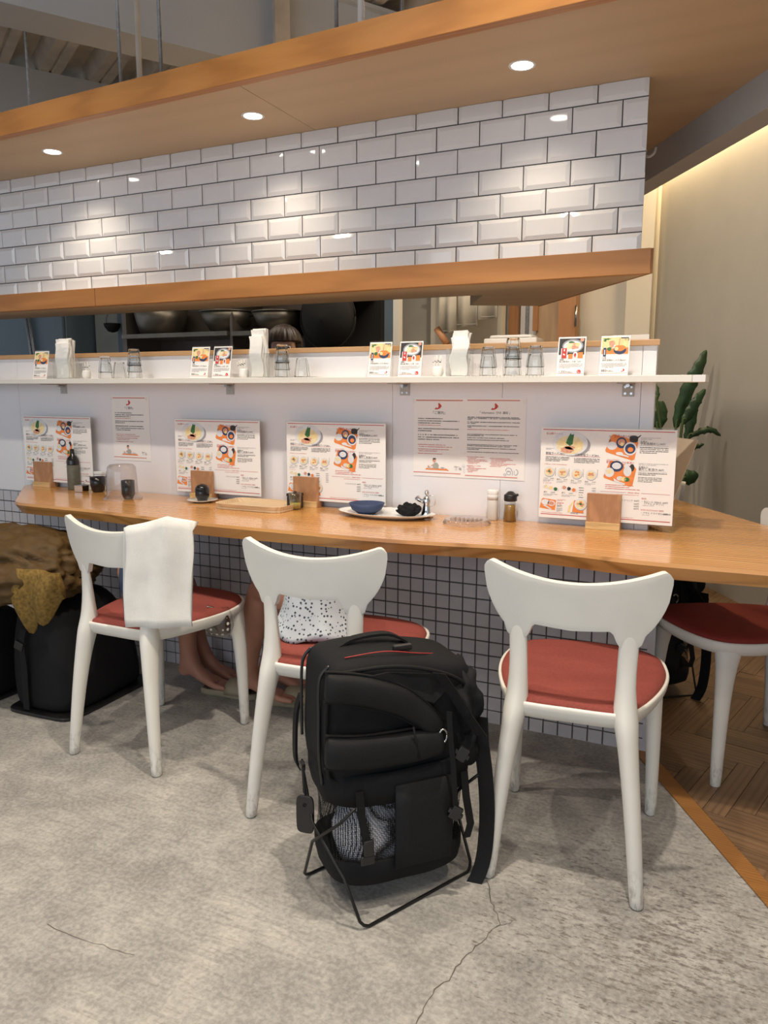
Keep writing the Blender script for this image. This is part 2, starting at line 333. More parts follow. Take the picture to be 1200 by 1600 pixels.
# scuffed bare patches (paint worn to the dark screed)
vp = mapping(nt, (1.0, 3.2, 1), (0, 0, 0.35)); sp = noisetex(nt, vp, 26, 7, 0.8)
zone = nt.nodes.new('ShaderNodeVectorMath'); zone.operation = 'DISTANCE'; zone.inputs[1].default_value = (-0.10, -0.92, 0); tc = nt.nodes.new('ShaderNodeTexCoord'); nt.links.new(tc.outputs['Object'], zone.inputs[0])
zr = ramp(nt, zone.outputs['Value'], [(0.0, (0.49, 0.49, 0.49)), (0.40, (0.56, 0.56, 0.56)), (0.62, (0.66, 0.66, 0.66))])
gt = nt.nodes.new('ShaderNodeMath'); gt.operation = 'SUBTRACT'; nt.links.new(sp, gt.inputs[0]); nt.links.new(zr, gt.inputs[1])
gm = nt.nodes.new('ShaderNodeMath'); gm.operation = 'MULTIPLY'; gm.use_clamp = True; nt.links.new(gt.outputs[0], gm.inputs[0]); gm.inputs[1].default_value = 26.0
col = mixc(nt, gm.outputs[0], col, (0.105, 0.088, 0.078))
col = mixc(nt, 0.32, col, ramp(nt, fine, [(0.38, (0.20, 0.192, 0.18)), (0.62, (0.52, 0.50, 0.46))]))
nt.links.new(col, b.inputs['Base Color']); b.inputs['Roughness'].default_value = 0.62; b.inputs['Specular IOR Level'].default_value = 0.3
bump(nt, b, fine, 0.12, 0.002); M['concrete'] = m

# ------------------------------------------------------------------ the setting
fl = MB(); fl.box((-6.5, -6.5, -0.05), (3.5, 4.2, 0.0)); floor = tag(fl.build('floor', M['concrete']), 'worn beige grey concrete screed floor with scuffs', kind='structure')
# crack across the concrete (two branches)
def crack(pts, w):
    k = MB(); P = [at(x, y, 'z', 0.0) for x, y in pts]; Q = []
    for a, c in zip(P, P[1:]):
        for j in range(5):
            q = a.lerp(c, j/5); Q.append(q + Vector((random.uniform(-1, 1), random.uniform(-1, 1), 0))*0.004)
    Q.append(P[-1]); vs = []
    for i, q in enumerate(Q):
        ww = w*random.uniform(0.5, 1.2); d = (Q[min(i+1, len(Q)-1)]-Q[max(i-1, 0)]).normalized(); n = Vector((-d.y, d.x, 0))
        vs.append((q+n*ww, q-n*ww))
    for (a, c), (e, f) in zip(vs, vs[1:]): k.poly([(p.x, p.y, 0.0006) for p in (a, c, f, e)])
    return k.build('crack', M['crack'], floor)
crack([(762, 1375), (770, 1410), (780, 1442), (760, 1465), (722, 1500), (700, 1530), (668, 1560), (650, 1600)], 0.0013)
crack([(778, 1448), (800, 1440)], 0.0008)
crack([(75, 1445), (150, 1475), (210, 1492)], 0.0008)

# parquet on the right: border strip and herringbone planks, each its own piece
B0 = Vector((-0.245, -0.095)); BD = Vector((0.314, -0.546)).normalized(); BN = Vector((-BD.y, BD.x))  # BN points to +x,+y
BN = BN if BN.x > 0 else -BN
wf = MB(); a = B0 - BD*3.4; c = B0 + BD*1.5
def q2(p, z): return (p.x, p.y, z)
wf.prism([a+BN*0.0, c+BN*0.0, c+BN*3.0, a+BN*3.0], -0.03, 0.0012)
wood_floor = tag(wf.build('floor.001', M['grout']), 'wooden herringbone parquet floor right of the concrete', kind='structure')
bs = MB(); bs.prism([a, c, c+BN*0.05, a+BN*0.05], 0.0, 0.0045); tag(bs.build('trim_1', M['border']), 'orange wooden border strip between concrete and parquet', kind='structure')
def clip(poly, p0, n):
    out = []
    for i in range(len(poly)):
        A, Bq = poly[i], poly[(i+1) % len(poly)]; da, db = (A-p0).dot(n), (Bq-p0).dot(n)
        if da >= 0: out.append(A)
        if da*db < 0: out.append(A.lerp(Bq, da/(da-db)))
    return out
th = math.radians(-13.6); U = Vector((math.cos(th), math.sin(th))); V = Vector((-U.y, U.x)); pw, pl = 0.062, 0.36; base = Vector((0.067, -0.273))
cnt = 0
for k in range(-60, 60):
    for mm in range(-12, 12):
        for kind in (0, 1):
            if kind == 0: x0, y0, lx, ly = k*pw + mm*pl, k*pw - mm*pl, pl, pw
            else: x0, y0, lx, ly = k*pw + pl + mm*pl, k*pw + pw - pl - mm*pl, pw, pl
            g = 0.0009
            cor = [base + U*xx + V*yy for xx, yy in ((x0+g, y0+g), (x0+lx-g, y0+g), (x0+lx-g, y0+ly-g), (x0+g, y0+ly-g))]
            cen = (cor[0]+cor[2])/2
            if not (-1.0 < cen.x < 1.0 and -1.45 < cen.y < 2.6): continue
            if (cen - Vector((-0.043, 2.13))).dot(Vector((0.853, 0.522))) > 0.1: continue
            if cen.x < -0.62 and cen.y < 0.9: continue
            if cen.x < -0.25-0.61*max(0, cen.y)-0.25: continue
            pc = clip(cor, B0 + BN*0.051, BN)
            if len(pc) < 3: continue
            dz = random.uniform(0, 0.0012)
            ang = th if kind == 0 else th + PI/2; cc = sum(pc, Vector((0, 0)))/len(pc); ca, sa = math.cos(-ang), math.sin(-ang)
            loc = [((p-cc).x*ca - (p-cc).y*sa, (p-cc).x*sa + (p-cc).y*ca) for p in pc]
            pm = MB(); pm.prism(loc, 0.0, 0.0035+dz); o = pm.build('plank', M['parq'], wood_floor); o.location = (cc.x, cc.y, 0.0); o.rotation_euler = (0, 0, ang); cnt += 1

# right wall (oblique) and back wall of the shop
WD = Vector((0.522, -0.853, 0)).normalized(); WC = Vector((-0.68, 3.17, 0))
def wall_along(name, p, d, length, h, th, m, label, z0=0.0):
    n = Vector((-d.y, d.x, 0))
    k = MB(); A = p; Bq = p + d*length; k.prism([A, Bq, Bq + n*th, A + n*th], z0, h); return tag(k.build(name, m), label, kind='structure')
wall_along('wall_right', WC, WD, 7.0, 3.3, 0.12, M['wall'], 'warm grey plaster wall on the right')
k = MB(); k.box((-7.5, 3.17, 0), (-0.60, 3.3, 3.4)); k.build('wall_back', M['wall2'])['kind'] = 'structure'
k = MB(); k.box((-0.86, 3.06, 0), (-0.70, 3.17, 3.3)); k.build('wall_back.001', M['wall2'])['kind'] = 'structure'
# cove shelf at the head of the right wall, hiding its light strip
k = MB(); nW = Vector((-0.853, -0.522, 0)); A = WC; Bq = WC + WD*5; k.prism([A, Bq, Bq+nW*0.6, A+nW*0.6], 2.70, 2.8); k.build('ceiling.001', M['wall'])['kind'] = 'structure'
# grey painted beam carrying the canopy edge on the right
Bm = Vector((-0.465, 0.86, 0))
k = MB(); A = Bm - WD*0.5; Bq = Bm + WD*4.0; k.prism([A, Bq, Bq - nW*0.09, A - nW*0.09], 1.985, 2.14); tag(k.build('trim_2', M['beam']), 'grey painted beam along the edge of the wooden canopy', kind='structure')
hk = MB(); c0 = at(1015, 241, 'z', 2.03); hk.tube(smoothcurve([c0+Vector((-0.012, -.01, 0.012)), c0+Vector((-0.010, -.03, -0.010)), c0+Vector((0.004, -.035, -0.018)), c0+Vector((0.02, -.03, -0.006)), c0+Vector((0.024, -.025, 0.014))], 5), 0.0045, 8)
tag(hk.build('hook', M['wplast'], None, True), 'small white plastic hook on the grey beam end', 'hook')

# ------------------------------------------------------------------ ceiling: girders, ribbed deck, rods
GD = Vector((0.52, 0.854, 0)).normalized(); GN = Vector((0.854, -0.52, 0))   # GN points towards the camera side
g0 = Vector((-2.939, -0.025, 0))
k = MB(); A = g0 - GD*5; Bq = g0 + GD*6
k.prism([A, Bq, Bq-GN*0.24, A-GN*0.24], 2.75, 2.765); k.prism([A, Bq, Bq-GN*0.012, A-GN*0.012], 2.765, 3.16); k.prism([A-GN*0.2, Bq-GN*0.2, Bq-GN*0.22, A-GN*0.22], 2.765, 3.16); k.prism([A+GN*0.04, Bq+GN*0.04, Bq-GN*0.24, A-GN*0.24], 3.15, 3.17)
gir = tag(k.build('ceiling_girder', M['girder']), 'large grey painted steel girder across the ceiling', kind='structure')
sp_ = at(425, 40, 'z', 2.95); tt = (sp_-g0).dot(GD); st_ = g0 + GD*tt
k = MB(); k.prism([st_+GN*0.0, st_+GD*0.016, st_+GD*0.016+GN*0.09, st_+GN*0.09], 2.75, 3.16); k.prism([st_-GD*0.03+GN*0.08, st_+GD*0.05+GN*0.08, st_+GD*0.05+GN*0.092, st_-GD*0.03+GN*0.092], 2.72, 3.16)
k.build('stiffener', M['deck'], gir)
s0 = Vector((-4.40, 1.25, 0))
k = MB(); k.prism([s0-GD*4, s0+GD*4, s0+GD*4-GN*0.1, s0-GD*4-GN*0.1], 2.3, 3.19); tag(k.build('ceiling_girder.001', M['girder']), 'second grey girder further back under the deck', kind='structure')
# deck ribs run across the girders
pitch = 0.31; prof = [(0, 0), (0.09, 0), (0.115, 0.07), (0.13, 0.07), (0.14, 0.055), (0.155, 0.055), (0.165, 0.07), (0.27, 0.07), (0.295, 0)]
prof = [(0, 0.09), (0.05, 0.09), (0.085, 0), (0.14, 0), (0.146, 0.012), (0.156, 0.012), (0.162, 0), (0.215, 0), (0.25, 0.09)]
k = MB(); pts = []
org = Vector((-2.6, 0.0, 0)) - GD*6
for i in range(44):
    for s_, z in prof: pts.append((i*pitch + s_, z))
ra = [org + GD*s_ - GN*5 + Vector((0, 0, 3.19+z)) for s_, z in pts]; rb = [org + GD*s_ + GN*6 + Vector((0, 0, 3.19+z)) for s_, z in pts]
va = [k.bm.verts.new(p) for p in ra]; vb = [k.bm.verts.new(p) for p in rb]
for i in range(len(va)-1): k.face([va[i], va[i+1], vb[i+1], vb[i]])
ceil = tag(k.build('ceiling', M['deck']), 'cream primed ribbed steel roof deck', kind='structure')
sm_ = ceil.modifiers.new('s', 'SOLIDIFY'); sm_.thickness = 0.01; sm_.offset = 1

# ------------------------------------------------------------------ wooden canopy with downlights
def fy(x): return -0.374 + (x+2.598)*(-0.102/2.132)
can = thing('wooden_canopy', 'long wooden canopy with orange fascia and plywood underside above the counter', 'canopy')
k = MB(); k.prism([(-4.2, fy(-4.2)), (0.40, fy(0.40)), (0.40, fy(0.40)+0.035), (-4.2, fy(-4.2)+0.035)], 2.088, 2.170); k.build('fascia', M['fascia'], can, bevel=0.002)
xs = [-4.2, -3.32, -1.52, 0.38]
for x0, x1 in zip(xs, xs[1:]):
    k = MB(); yb = 1.05
    def beamy(x): return 0.86 + (x+0.465)*(-0.853/0.52)
    P = [(x0+0.001, fy(x0)+0.036), (x1-0.001, fy(x1)+0.036)]
    if x1 > -0.5: P = [(x0+0.001, fy(x0)+0.036), (0.36, fy(0.36)+0.03), (-0.465, 0.86), (-0.58, 1.05), (x0+0.001, 1.05)]
    else: P += [(x1-0.001, yb), (x0+0.001, yb)]
    k.prism(P, 2.095, 2.112); k.build('panel', M['ply'], can)
k = MB(); k.box((-4.2, -0.2, 2.112), (-0.6, 1.0, 2.15)); k.build('top_board', M['ply'], can)
M['led'] = None
m = bpy.data.materials.new('downlight_glow'); m.use_nodes = True; b = m.node_tree.nodes['Principled BSDF']; b.inputs['Emission Color'].default_value = (1, 0.93, 0.82, 1); b.inputs['Emission Strength'].default_value = 14; M['led'] = m
names_ = ['right of the three canopy downlights, above the tile wall end', 'middle of the three round canopy downlights', 'left of the three round canopy downlights near frame edge', 'rightmost, over the right end of the table']
for (x, y), nm in zip(DOWN, names_):
    d = thing('ceiling_downlight', 'round glowing recessed downlight, ' + nm, 'downlight', (x, y, 2.095), group='canopy downlights')
    k = MB(); k.lathe([(0.030, -0.0005), (0.036, -0.003), (0.040, -0.0015), (0.040, 0.0)], 24); k.build('ring', M['wplast'], d, True)
    k = MB(); k.lathe([(0.0001, -0.0015), (0.031, -0.0015)], 24, cap=False); k.build('lens', M['led'], d)
rods = [(189, 128, -0.35, .006, 'galv', 'thin galvanised hanger rod, left of the front pair'), (252, 112, -0.35, .006, 'galv', 'thin galvanised hanger rod, right of the front pair'), (526, 55, -0.36, .006, 'galv', 'dark hanger rod beside the white pipe'), (564, 45, -0.3, .010, 'wplast', 'white painted conduit pipe rising to the deck'), (46, 160, 0.2, .006, 'galv', 'leftmost thin hanger rod before the far girder'), (218, 120, 0.1, .011, 'deck', 'short cream pipe between the two front hanger rods'), (628, 30, -0.2, .005, 'galv', 'rightmost thin hanger rod above the canopy fascia')]
for px, py, y, r, mt, lab in rods:
    p = at(px, py, 'y', y); k = MB(); zb = 2.13 if y < -0.15 else 2.151
    k.lathe([(r, zb), (r, 3.27)], 10, (p.x, y, 0), True)
    if mt == 'galv': k.lathe([(0.012, zb), (0.012, zb+0.045)], 6, (p.x, y, 0), True)
    tag(k.build('hanger_rod', M[mt], None, True), lab, 'rod', 'hanger rods above the canopy')

# ------------------------------------------------------------------ bevelled white tile wall above the pass
TY, XR, ZT, TW, THt = 0.08, -0.362, 2.042, 0.1527, 0.0785
k = MB(); k.prism([(-4.2, TY+0.009), (XR-0.002, TY+0.009), (XR-0.085, TY+0.14), (-4.2, TY+0.14)], 1.58, 2.095); wallf = tag(k.build('wall_front', M['grout']), 'wall of bevelled white metro tiles between canopy and wooden ledge', kind='structure')
def tile_mesh(w, h, top=True, bot=True, left=True, right=True):
    bv = 0.013; k = MB(); x0, x1, z0, z1 = -w/2, w/2, -h/2, h/2
    o = [(x0, 0.009, z0), (x1, 0.009, z0), (x1, 0.009, z1), (x0, 0.009, z1)]; e = [(x0, 0.0055, z0), (x1, 0.0055, z0), (x1, 0.0055, z1), (x0, 0.0055, z1)]
    i = [(x0+(bv if left else 0), 0, z0+(bv if bot else 0)), (x1-(bv if right else 0), 0, z0+(bv if bot else 0)), (x1-(bv if right else 0), 0, z1-(bv if top else 0)), (x0+(bv if left else 0), 0, z1-(bv if top else 0))]
    k.rings([[Vector(p) for p in r] for r in (o, e, i)], True, False); k.poly(i)
    bmesh.ops.remove_doubles(k.bm, verts=k.bm.verts, dist=1e-5)
    bmesh.ops.recalc_face_normals(k.bm, faces=k.bm.faces); me = bpy.data.meshes.new('tile'); k.bm.to_mesh(me); k.bm.free(); me.materials.append(M['tile']); return me
gap = 0.0038; fw, fh = TW-gap, THt-gap
me_full = tile_mesh(fw, fh); h0 = 2.095-ZT-gap/2-0.001; me_top = tile_mesh(fw, h0, top=False); h6 = 0.066; me_bot = tile_mesh(fw, h6, bot=False); me_half = tile_mesh(TW/2-gap, fh, right=False)
for row in range(7):
    off = TW/2 if row % 2 else 0.0
    zc = (ZT+gap/2+h0/2) if row == 0 else (ZT - THt*(row-0.5) if row < 6 else ZT-5*THt-gap/2-h6/2)
    if off:
        o = link(bpy.data.objects.new('tile', me_half), wallf); o.location = (XR-TW/4, TY, zc)
    for i in range(26):
        xc = XR - off - TW*(i+0.5)
        if xc < -4.13: break
        o = link(bpy.data.objects.new('tile', me_top if row == 0 else me_bot if row == 6 else me_full), wallf)
        o.location = (xc+random.uniform(-.0003, .0003), TY+random.uniform(-.0006, .0006), zc); o.rotation_euler = (random.uniform(-.006, .006), 0, random.uniform(-.006, .006))

# wooden box ledge under the tile wall (over the pass), turning back at its right end
pas = thing('pass_lintel', 'thick orange wooden ledge board under the white tile wall', 'ledge')
k = MB(); k.prism([(-4.2, -0.03), (-2.522, -0.03), (-2.522, 0.0), (-4.2, 0.0)], 1.508, 1.581); k.build('front_board', M['fascia'], pas, bevel=0.0015)
k = MB(); k.prism([(-2.520, -0.03), (-0.318, -0.03), (-0.338, 0.0), (-2.520, 0.0)], 1.508, 1.581); k.build('front_board', M['fascia'], pas, bevel=0.0015)
k = MB(); k.prism([(-4.2, 0.0), (-0.338, 0.0), (-0.85, 0.74), (-1.10, 0.60), (-0.94, 0.285), (-4.2, 0.24)], 1.509, 1.581); k.build('soffit_board', M['ply'], pas)
k = MB(); k.prism([(-0.318, -0.0295), (-0.312, -0.0255), (-0.845, 0.745), (-0.852, 0.74)], 1.508, 1.580); k.build('end_board', M['doorw'], pas)

# ------------------------------------------------------------------ counter: mosaic base, white panels, ledge
cnt_ = thing('service_counter', 'white counter front with mosaic tiled base and narrow wooden ledge', 'counter')
k = MB(); k.prism([(-4.2, 0.004), (-0.2475, 0.004), (-0.75, 0.83), (-4.2, 0.83)], 0.0, 0.69); k.build('base', M['grout'], cnt_)
PX = [-4.2, -3.045, -1.17, -0.77, -0.331, -0.29]
for x0, x1 in zip(PX, PX[1:]):
    k = MB(); k.box((x0+0.0006, 0.0, 0.70), (x1-0.0006, 0.02, 1.30)); k.build('panel', M['panel'], cnt_)
k = MB(); k.prism([(-4.2, 0.02), (-0.29, 0.02), (-0.37, 0.15), (-4.2, 0.15)], 0.69, 1.30); k.build('core', M['panel'], cnt_)
k = MB(); k.prism([(-4.2, -0.012), (-0.281, -0.012), (-0.385, 0.17), (-4.2, 0.17)], 1.30, 1.318); k.build('wooden_ledge', M['ledge'], cnt_, bevel=0.002)
G = 0.05
k = MB(); tm = 0.0455/2
o4 = [(-tm, 0.004, -tm), (tm, 0.004, -tm), (tm, 0.004, tm), (-tm, 0.004, tm)]; i4 = [(x*0.95, 0, z*0.95) for x, y, z in o4]; e4 = [(x, 0.001, z) for x, y, z in o4]
k.rings([[Vector(p) for p in r] for r in (o4, e4, i4)], True, False); k.poly(i4)
me_m = bpy.data.meshes.new('mosaic_tile'); bmesh.ops.remove_doubles(k.bm, verts=k.bm.verts, dist=1e-5); bmesh.ops.recalc_face_normals(k.bm, faces=k.bm.faces); k.bm.to_mesh(me_m); k.bm.free(); me_m.materials.append(M['mosaic'])
Z0 = 0.6007-0.0547
X0 = -1.0465
rest = MB(); n_ = 0
for c in range(15, -62, -1):
    xc = X0 + G*(c+0.5)
    if xc > -0.27: continue
    for r in range(-3, 11):
        zc = Z0 - G*(r+0.5)
        if n_ < 298 and zc < 0.69:
            o = link(bpy.data.objects.new('mosaic_tile', me_m), cnt_); o.location = (xc, 0.0, zc); o.rotation_euler = (random.uniform(-.01, .01), 0, random.uniform(-.01, .01)); n_ += 1
        else: rest.box((xc-tm, 0.0, zc-tm), (xc+tm, 0.004, zc+tm))
ro = rest.build('mosaic_tiles', M['mosaic'], cnt_); ro['kind'] = 'stuff'
k = MB(); k.box((-0.2705, 0.0, 0.0), (-0.2475, 0.004, 0.69)); k.build('corner_tiles', M['mosaic'], cnt_)

# white shelf along the panels
shelf = thing('wall_shelf', 'long narrow white shelf fixed along the counter front', 'shelf')
k = MB(); k.box((-4.2, -0.155, 1.189), (-0.175, 0.0, 1.209)); k.build('board', M['shelfw'], shelf, bevel=0.0015)
k = MB(); k.box((-0.1745, -0.155, 1.189), (-0.140, 0.0, 1.209)); k.build('end_cap', M['wplast'], shelf, bevel=0.001)
for x in (-0.368, -1.122, -1.868, -2.761):
    k = MB(); k.box((x-0.018, -0.004, 1.147), (x+0.018, 0.0, 1.189)); k.box((x-0.018, -0.11, 1.185), (x+0.018, 0.0, 1.189)); bo = k.build('bracket', M['beam'], shelf)
    s_ = MB()
    for dx in (-0.009, 0.009):
        for dz in (1.156, 1.176): s_.lathe([(0.0001, 0), (0.004, 0.0), (0.003, 0.002)], 8, M=Matrix.Translation((x+dx, -0.006, dz)) @ Matrix.Rotation(-PI/2, 4, 'X'))
    s_.lathe([(0.006, 0), (0.006, 0.03)], 10, M=Matrix.Translation((x+0.002, -0.005, 1.181)) @ Matrix.Rotation(PI/2, 4, 'X'), cap=True)
    s_.build('screw', M['steel'], bo)

# ------------------------------------------------------------------ long live-edge table top
tbl = thing('bar_table', 'long honey coloured live edge wooden counter table', 'table')
ZT_ = 0.735; ZB = 0.692
front = [(-2.62, -0.40), (-2.55, -0.445), (-2.34, -0.455), (-2.137, -0.459), (-1.9, -0.485), (-1.664, -0.505), (-1.3, -0.507), (-0.965, -0.499), (-0.776, -0.471), (-0.598, -0.440), (-0.42, -0.452), (-0.249, -0.478), (0.046, -0.469), (0.30, -0.46), (0.455, -0.44)]
fr = smoothcurve([(x, y, 0) for x, y in front], 5)
yb0 = -0.0005
k = MB()
back = [(-0.247, yb0)]
# slab: top outline / bottom outline slightly inset at the live edge
top = [Vector((p.x, p.y, ZT_)) for p in fr]; bot = [Vector((p.x + (0.02 if p.x < -2.5 else 0), p.y + 0.012 + 0.006*math.sin(p.x*5), ZB)) for p in fr]
mid_ = [Vector((p.x, p.y-0.003, ZT_-0.010)) for p in fr]
tail = [Vector((0.205, -0.005, 0)), Vector((-2.99, -0.005, 0)), Vector((-2.98, -0.06, 0))]
def ring3(lst, z, inset=0.0): return lst + [Vector((p.x+(inset if p.x < -2.5 else 0), p.y, z)) for p in tail]
k.rings([ring3(bot, ZB, 0.09), ring3(mid_, ZT_-0.010, 0.01), ring3(top, ZT_)], True, True)
k.build('front_plank', M['table'], tbl)
# rear planks continue the same table beyond the counter end, built apart, cut obliquely
def edge_r(y): return 0.051 + (0.241-y)*(0.52/0.853)
def inner(y): return -0.246 - max(0, y)*(0.52/0.853)
tb2 = thing('bar_table_rear', 'honey wood table end running back along the oblique wall side', 'table')
for y0, y1 in ((-0.004, 0.246), (0.247, 0.62), (0.621, 1.5)):
    k = MB(); k.prism([(inner(y0)+0.002, y0), (edge_r(y0), y0), (edge_r(y1), y1), (inner(y1)+0.002, y1)], ZB, ZT_); k.build('rear_plank', M['table'], tb2, bevel=0.001)
for (x, y, pt) in ((-0.75, 1.33, tb2), (0.27, -0.2, tbl)):
    k = MB(); k.lathe([(0.03, 0.0047), (0.03, ZB)], 14, (x, y, 0), True); k.build('leg', M['steel'], pt, True)

# ------------------------------------------------------------------ chairs
def smooth_obj(k, name, mat, parent, sub=1): return k.build(name, mat, parent, True, sub=sub)
def ellipse_loft(path, n=14):
    """path: (centre, rx, ry[, skew of y along x])"""
    return [[Vector((q[0][0]+q[1]*math.cos(2*PI*i/n), q[0][1]+q[2]*math.sin(2*PI*i/n)+(q[3] if len(q) > 3 else 0)*q[1]*math.cos(2*PI*i/n), q[0][2])) for i in range(n)] for q in path]
def make_chair(label, group, seatm):
    ch = thing('cafe_chair', label, 'chair', group=group)
    for s in (-1, 1):
        k = MB(); k.rings(ellipse_loft([((s*.172, -.215, 0.0), .0150, .0160), ((s*.171, -.2145, 0.004), .0165, .0175), ((s*.158, -.205, .15), .0185, .021), ((s*.142, -.190, .30), .0215, .027), ((s*.131, -.176, .385), .0245, .034), ((s*.126, -.168, .42), .030, .038), ((s*.123, -.166, .45), .0275, .028), ((s*.1215, -.166, .50), .0222, .018), ((s*.1225, -.167, .57), .0222, .0120, s*.16), ((s*.1250, -.1700, .612), .0225, .0090, s*.28), ((s*.126, -.1722, .640), .0215, .0062, s*.29), ((s*.126, -.1735, .655), .015, .003, s*.29)]))
        smooth_obj(k, 'leg', M['chair'], ch)
    for s in (-1, 1):
        k = MB(); k.rings(ellipse_loft([((s*.190, .215, 0.0), .0145, .0155), ((s*.190, .215, 0.004), .016, .017), ((s*.188, .212, .18), .0185, .021), ((s*.184, .205, .33), .0225, .027), ((s*.176, .195, .40), .029, .038), ((s*.168, .185, .432), .034, .05)]))
        smooth_obj(k, 'leg', M['chair'], ch)
    # backrest shell
    k = MB(); nc = 60; rows = 9; grid = []
    for i in range(nc+1):
        t = -1 + 2*i/nc; x = 0.2065*math.copysign(abs(t)**0.92, t); ax = abs(x)
        zh = 0.741 + 0.038*(ax/0.2)**2.0
        if ax > 0.186: zh -= ((ax-0.186)/0.0205)**2.4*0.022
        if ax < 0.097: zl = 0.631 + 0.006*(ax/0.1) - 0.030*max(0, (ax-0.080)/0.017)**2.2
        elif ax < 0.148: zl = 0.600
        else:
            t_ = min(1, (ax-0.148)/0.0585); zl = 0.622 - 0.020*max(0, 1-(ax-0.148)/0.010)**2 + 0.126*(0.35*t_ + 0.65*(1-math.sqrt(max(0, 1-t_*t_))))
        zl = min(zl, zh-0.004)
        col = []
        for j in range(rows+1):
            z = zl + (zh-zl)*j/rows; y = -0.196 - 0.012*(z-0.69)/0.1 + 1.15*x*x
            col.append(Vector((x, y, z)))
        grid.append(col)
    V_ = [[k.bm.verts.new(p) for p in col] for col in grid]
    for i in range(nc):
        for j in range(rows): k.face([V_[i][j], V_[i+1][j], V_[i+1][j+1], V_[i][j+1]])
    bo = k.build('backrest', M['chair'], ch, True)
    so = bo.modifiers.new('so', 'SOLIDIFY'); so.thickness = 0.016; so.offset = 0
    bv = bo.modifiers.new('bv', 'BEVEL'); bv.width = 0.006; bv.segments = 3; bv.limit_method = 'ANGLE'; bv.angle_limit = 1.0
    # seat shell
    def outline(sc, z, n=56, dy=0.0):
        out = []
        ctrl = [(0.000, -0.190), (0.075, -0.190), (0.118, -0.183), (0.150, -0.150), (0.180, -0.080), (0.205, 0.010), (0.2165, 0.095), (0.213, 0.165), (0.196, 0.225), (0.150, 0.265), (0.08, 0.283), (0.0, 0.288)]
        C_ = ctrl + [(-x, y) for x, y in ctrl[-2:0:-1]]
        P = smoothcurve([(x, y, 0) for x, y in C_] + [(C_[0][0], C_[0][1], 0)], 4)[:-1]
        for p in P: out.append(Vector((p.x*sc, 0.05+(p.y-0.05)*sc+dy, z + 0.010*(max(0, p.y-0.1)/0.2)**2)))
        return out
    k = MB(); k.rings([outline(0.86, .398), outline(0.94, .404), outline(0.985, .420), outline(1.0, .437), outline(0.99, .444), outline(0.962, .442), outline(0.94, .434)], True, True)
    smooth_obj(k, 'seat_shell', M['chair'], ch, 0)
    k = MB(); k.rings([outline(0.955, .434), outline(0.962, .442), outline(0.945, .450), outline(0.86, .455), outline(0.6, .455), outline(0.25, .453)], True, True)
    smooth_obj(k, 'cushion', seatm, ch, 0)
    return ch
GR = 'white cafe chairs along the counter table'
chair0 = make_chair('white cafe chair with rust red seat, nearest one right of the backpack', GR, M['seat'])
def place(o, x, y, rdeg, label): o.location = (x, y, 0); o.rotation_euler = (0, 0, math.radians(rdeg)); o['label'] = label; return o
place(chair0, -.366, -.617, 5.4, 'white cafe chair with rust red seat, nearest one right of the backpack')
c2 = place(copy_tree(chair0), -1.035, -.648, 4, 'white cafe chair with rust red seat directly behind the backpack, eyelet cloth on it')
c1 = place(copy_tree(chair0), -1.755, -.595, 0, 'white cafe chair with white cloth hanging over its back corner')
cc0 = place(copy_tree(chair0), -2.66, -.60, 0, 'white cafe chair at the left frame edge under a brown jacket')
c4 = place(copy_tree(chair0), .025, .140, 125, 'white cafe chair tucked under the right table end, its seat dark red')
c5 = place(copy_tree(chair0), -.515, 1.16, 122, 'white chair farthest back, back corner showing beside the slanted menu')
for o in (c4, c5):
    for q in o.children:
        if q.name.startswith('cushion'): q.data = q.data.copy(); q.data.materials[0] = M['seat2']

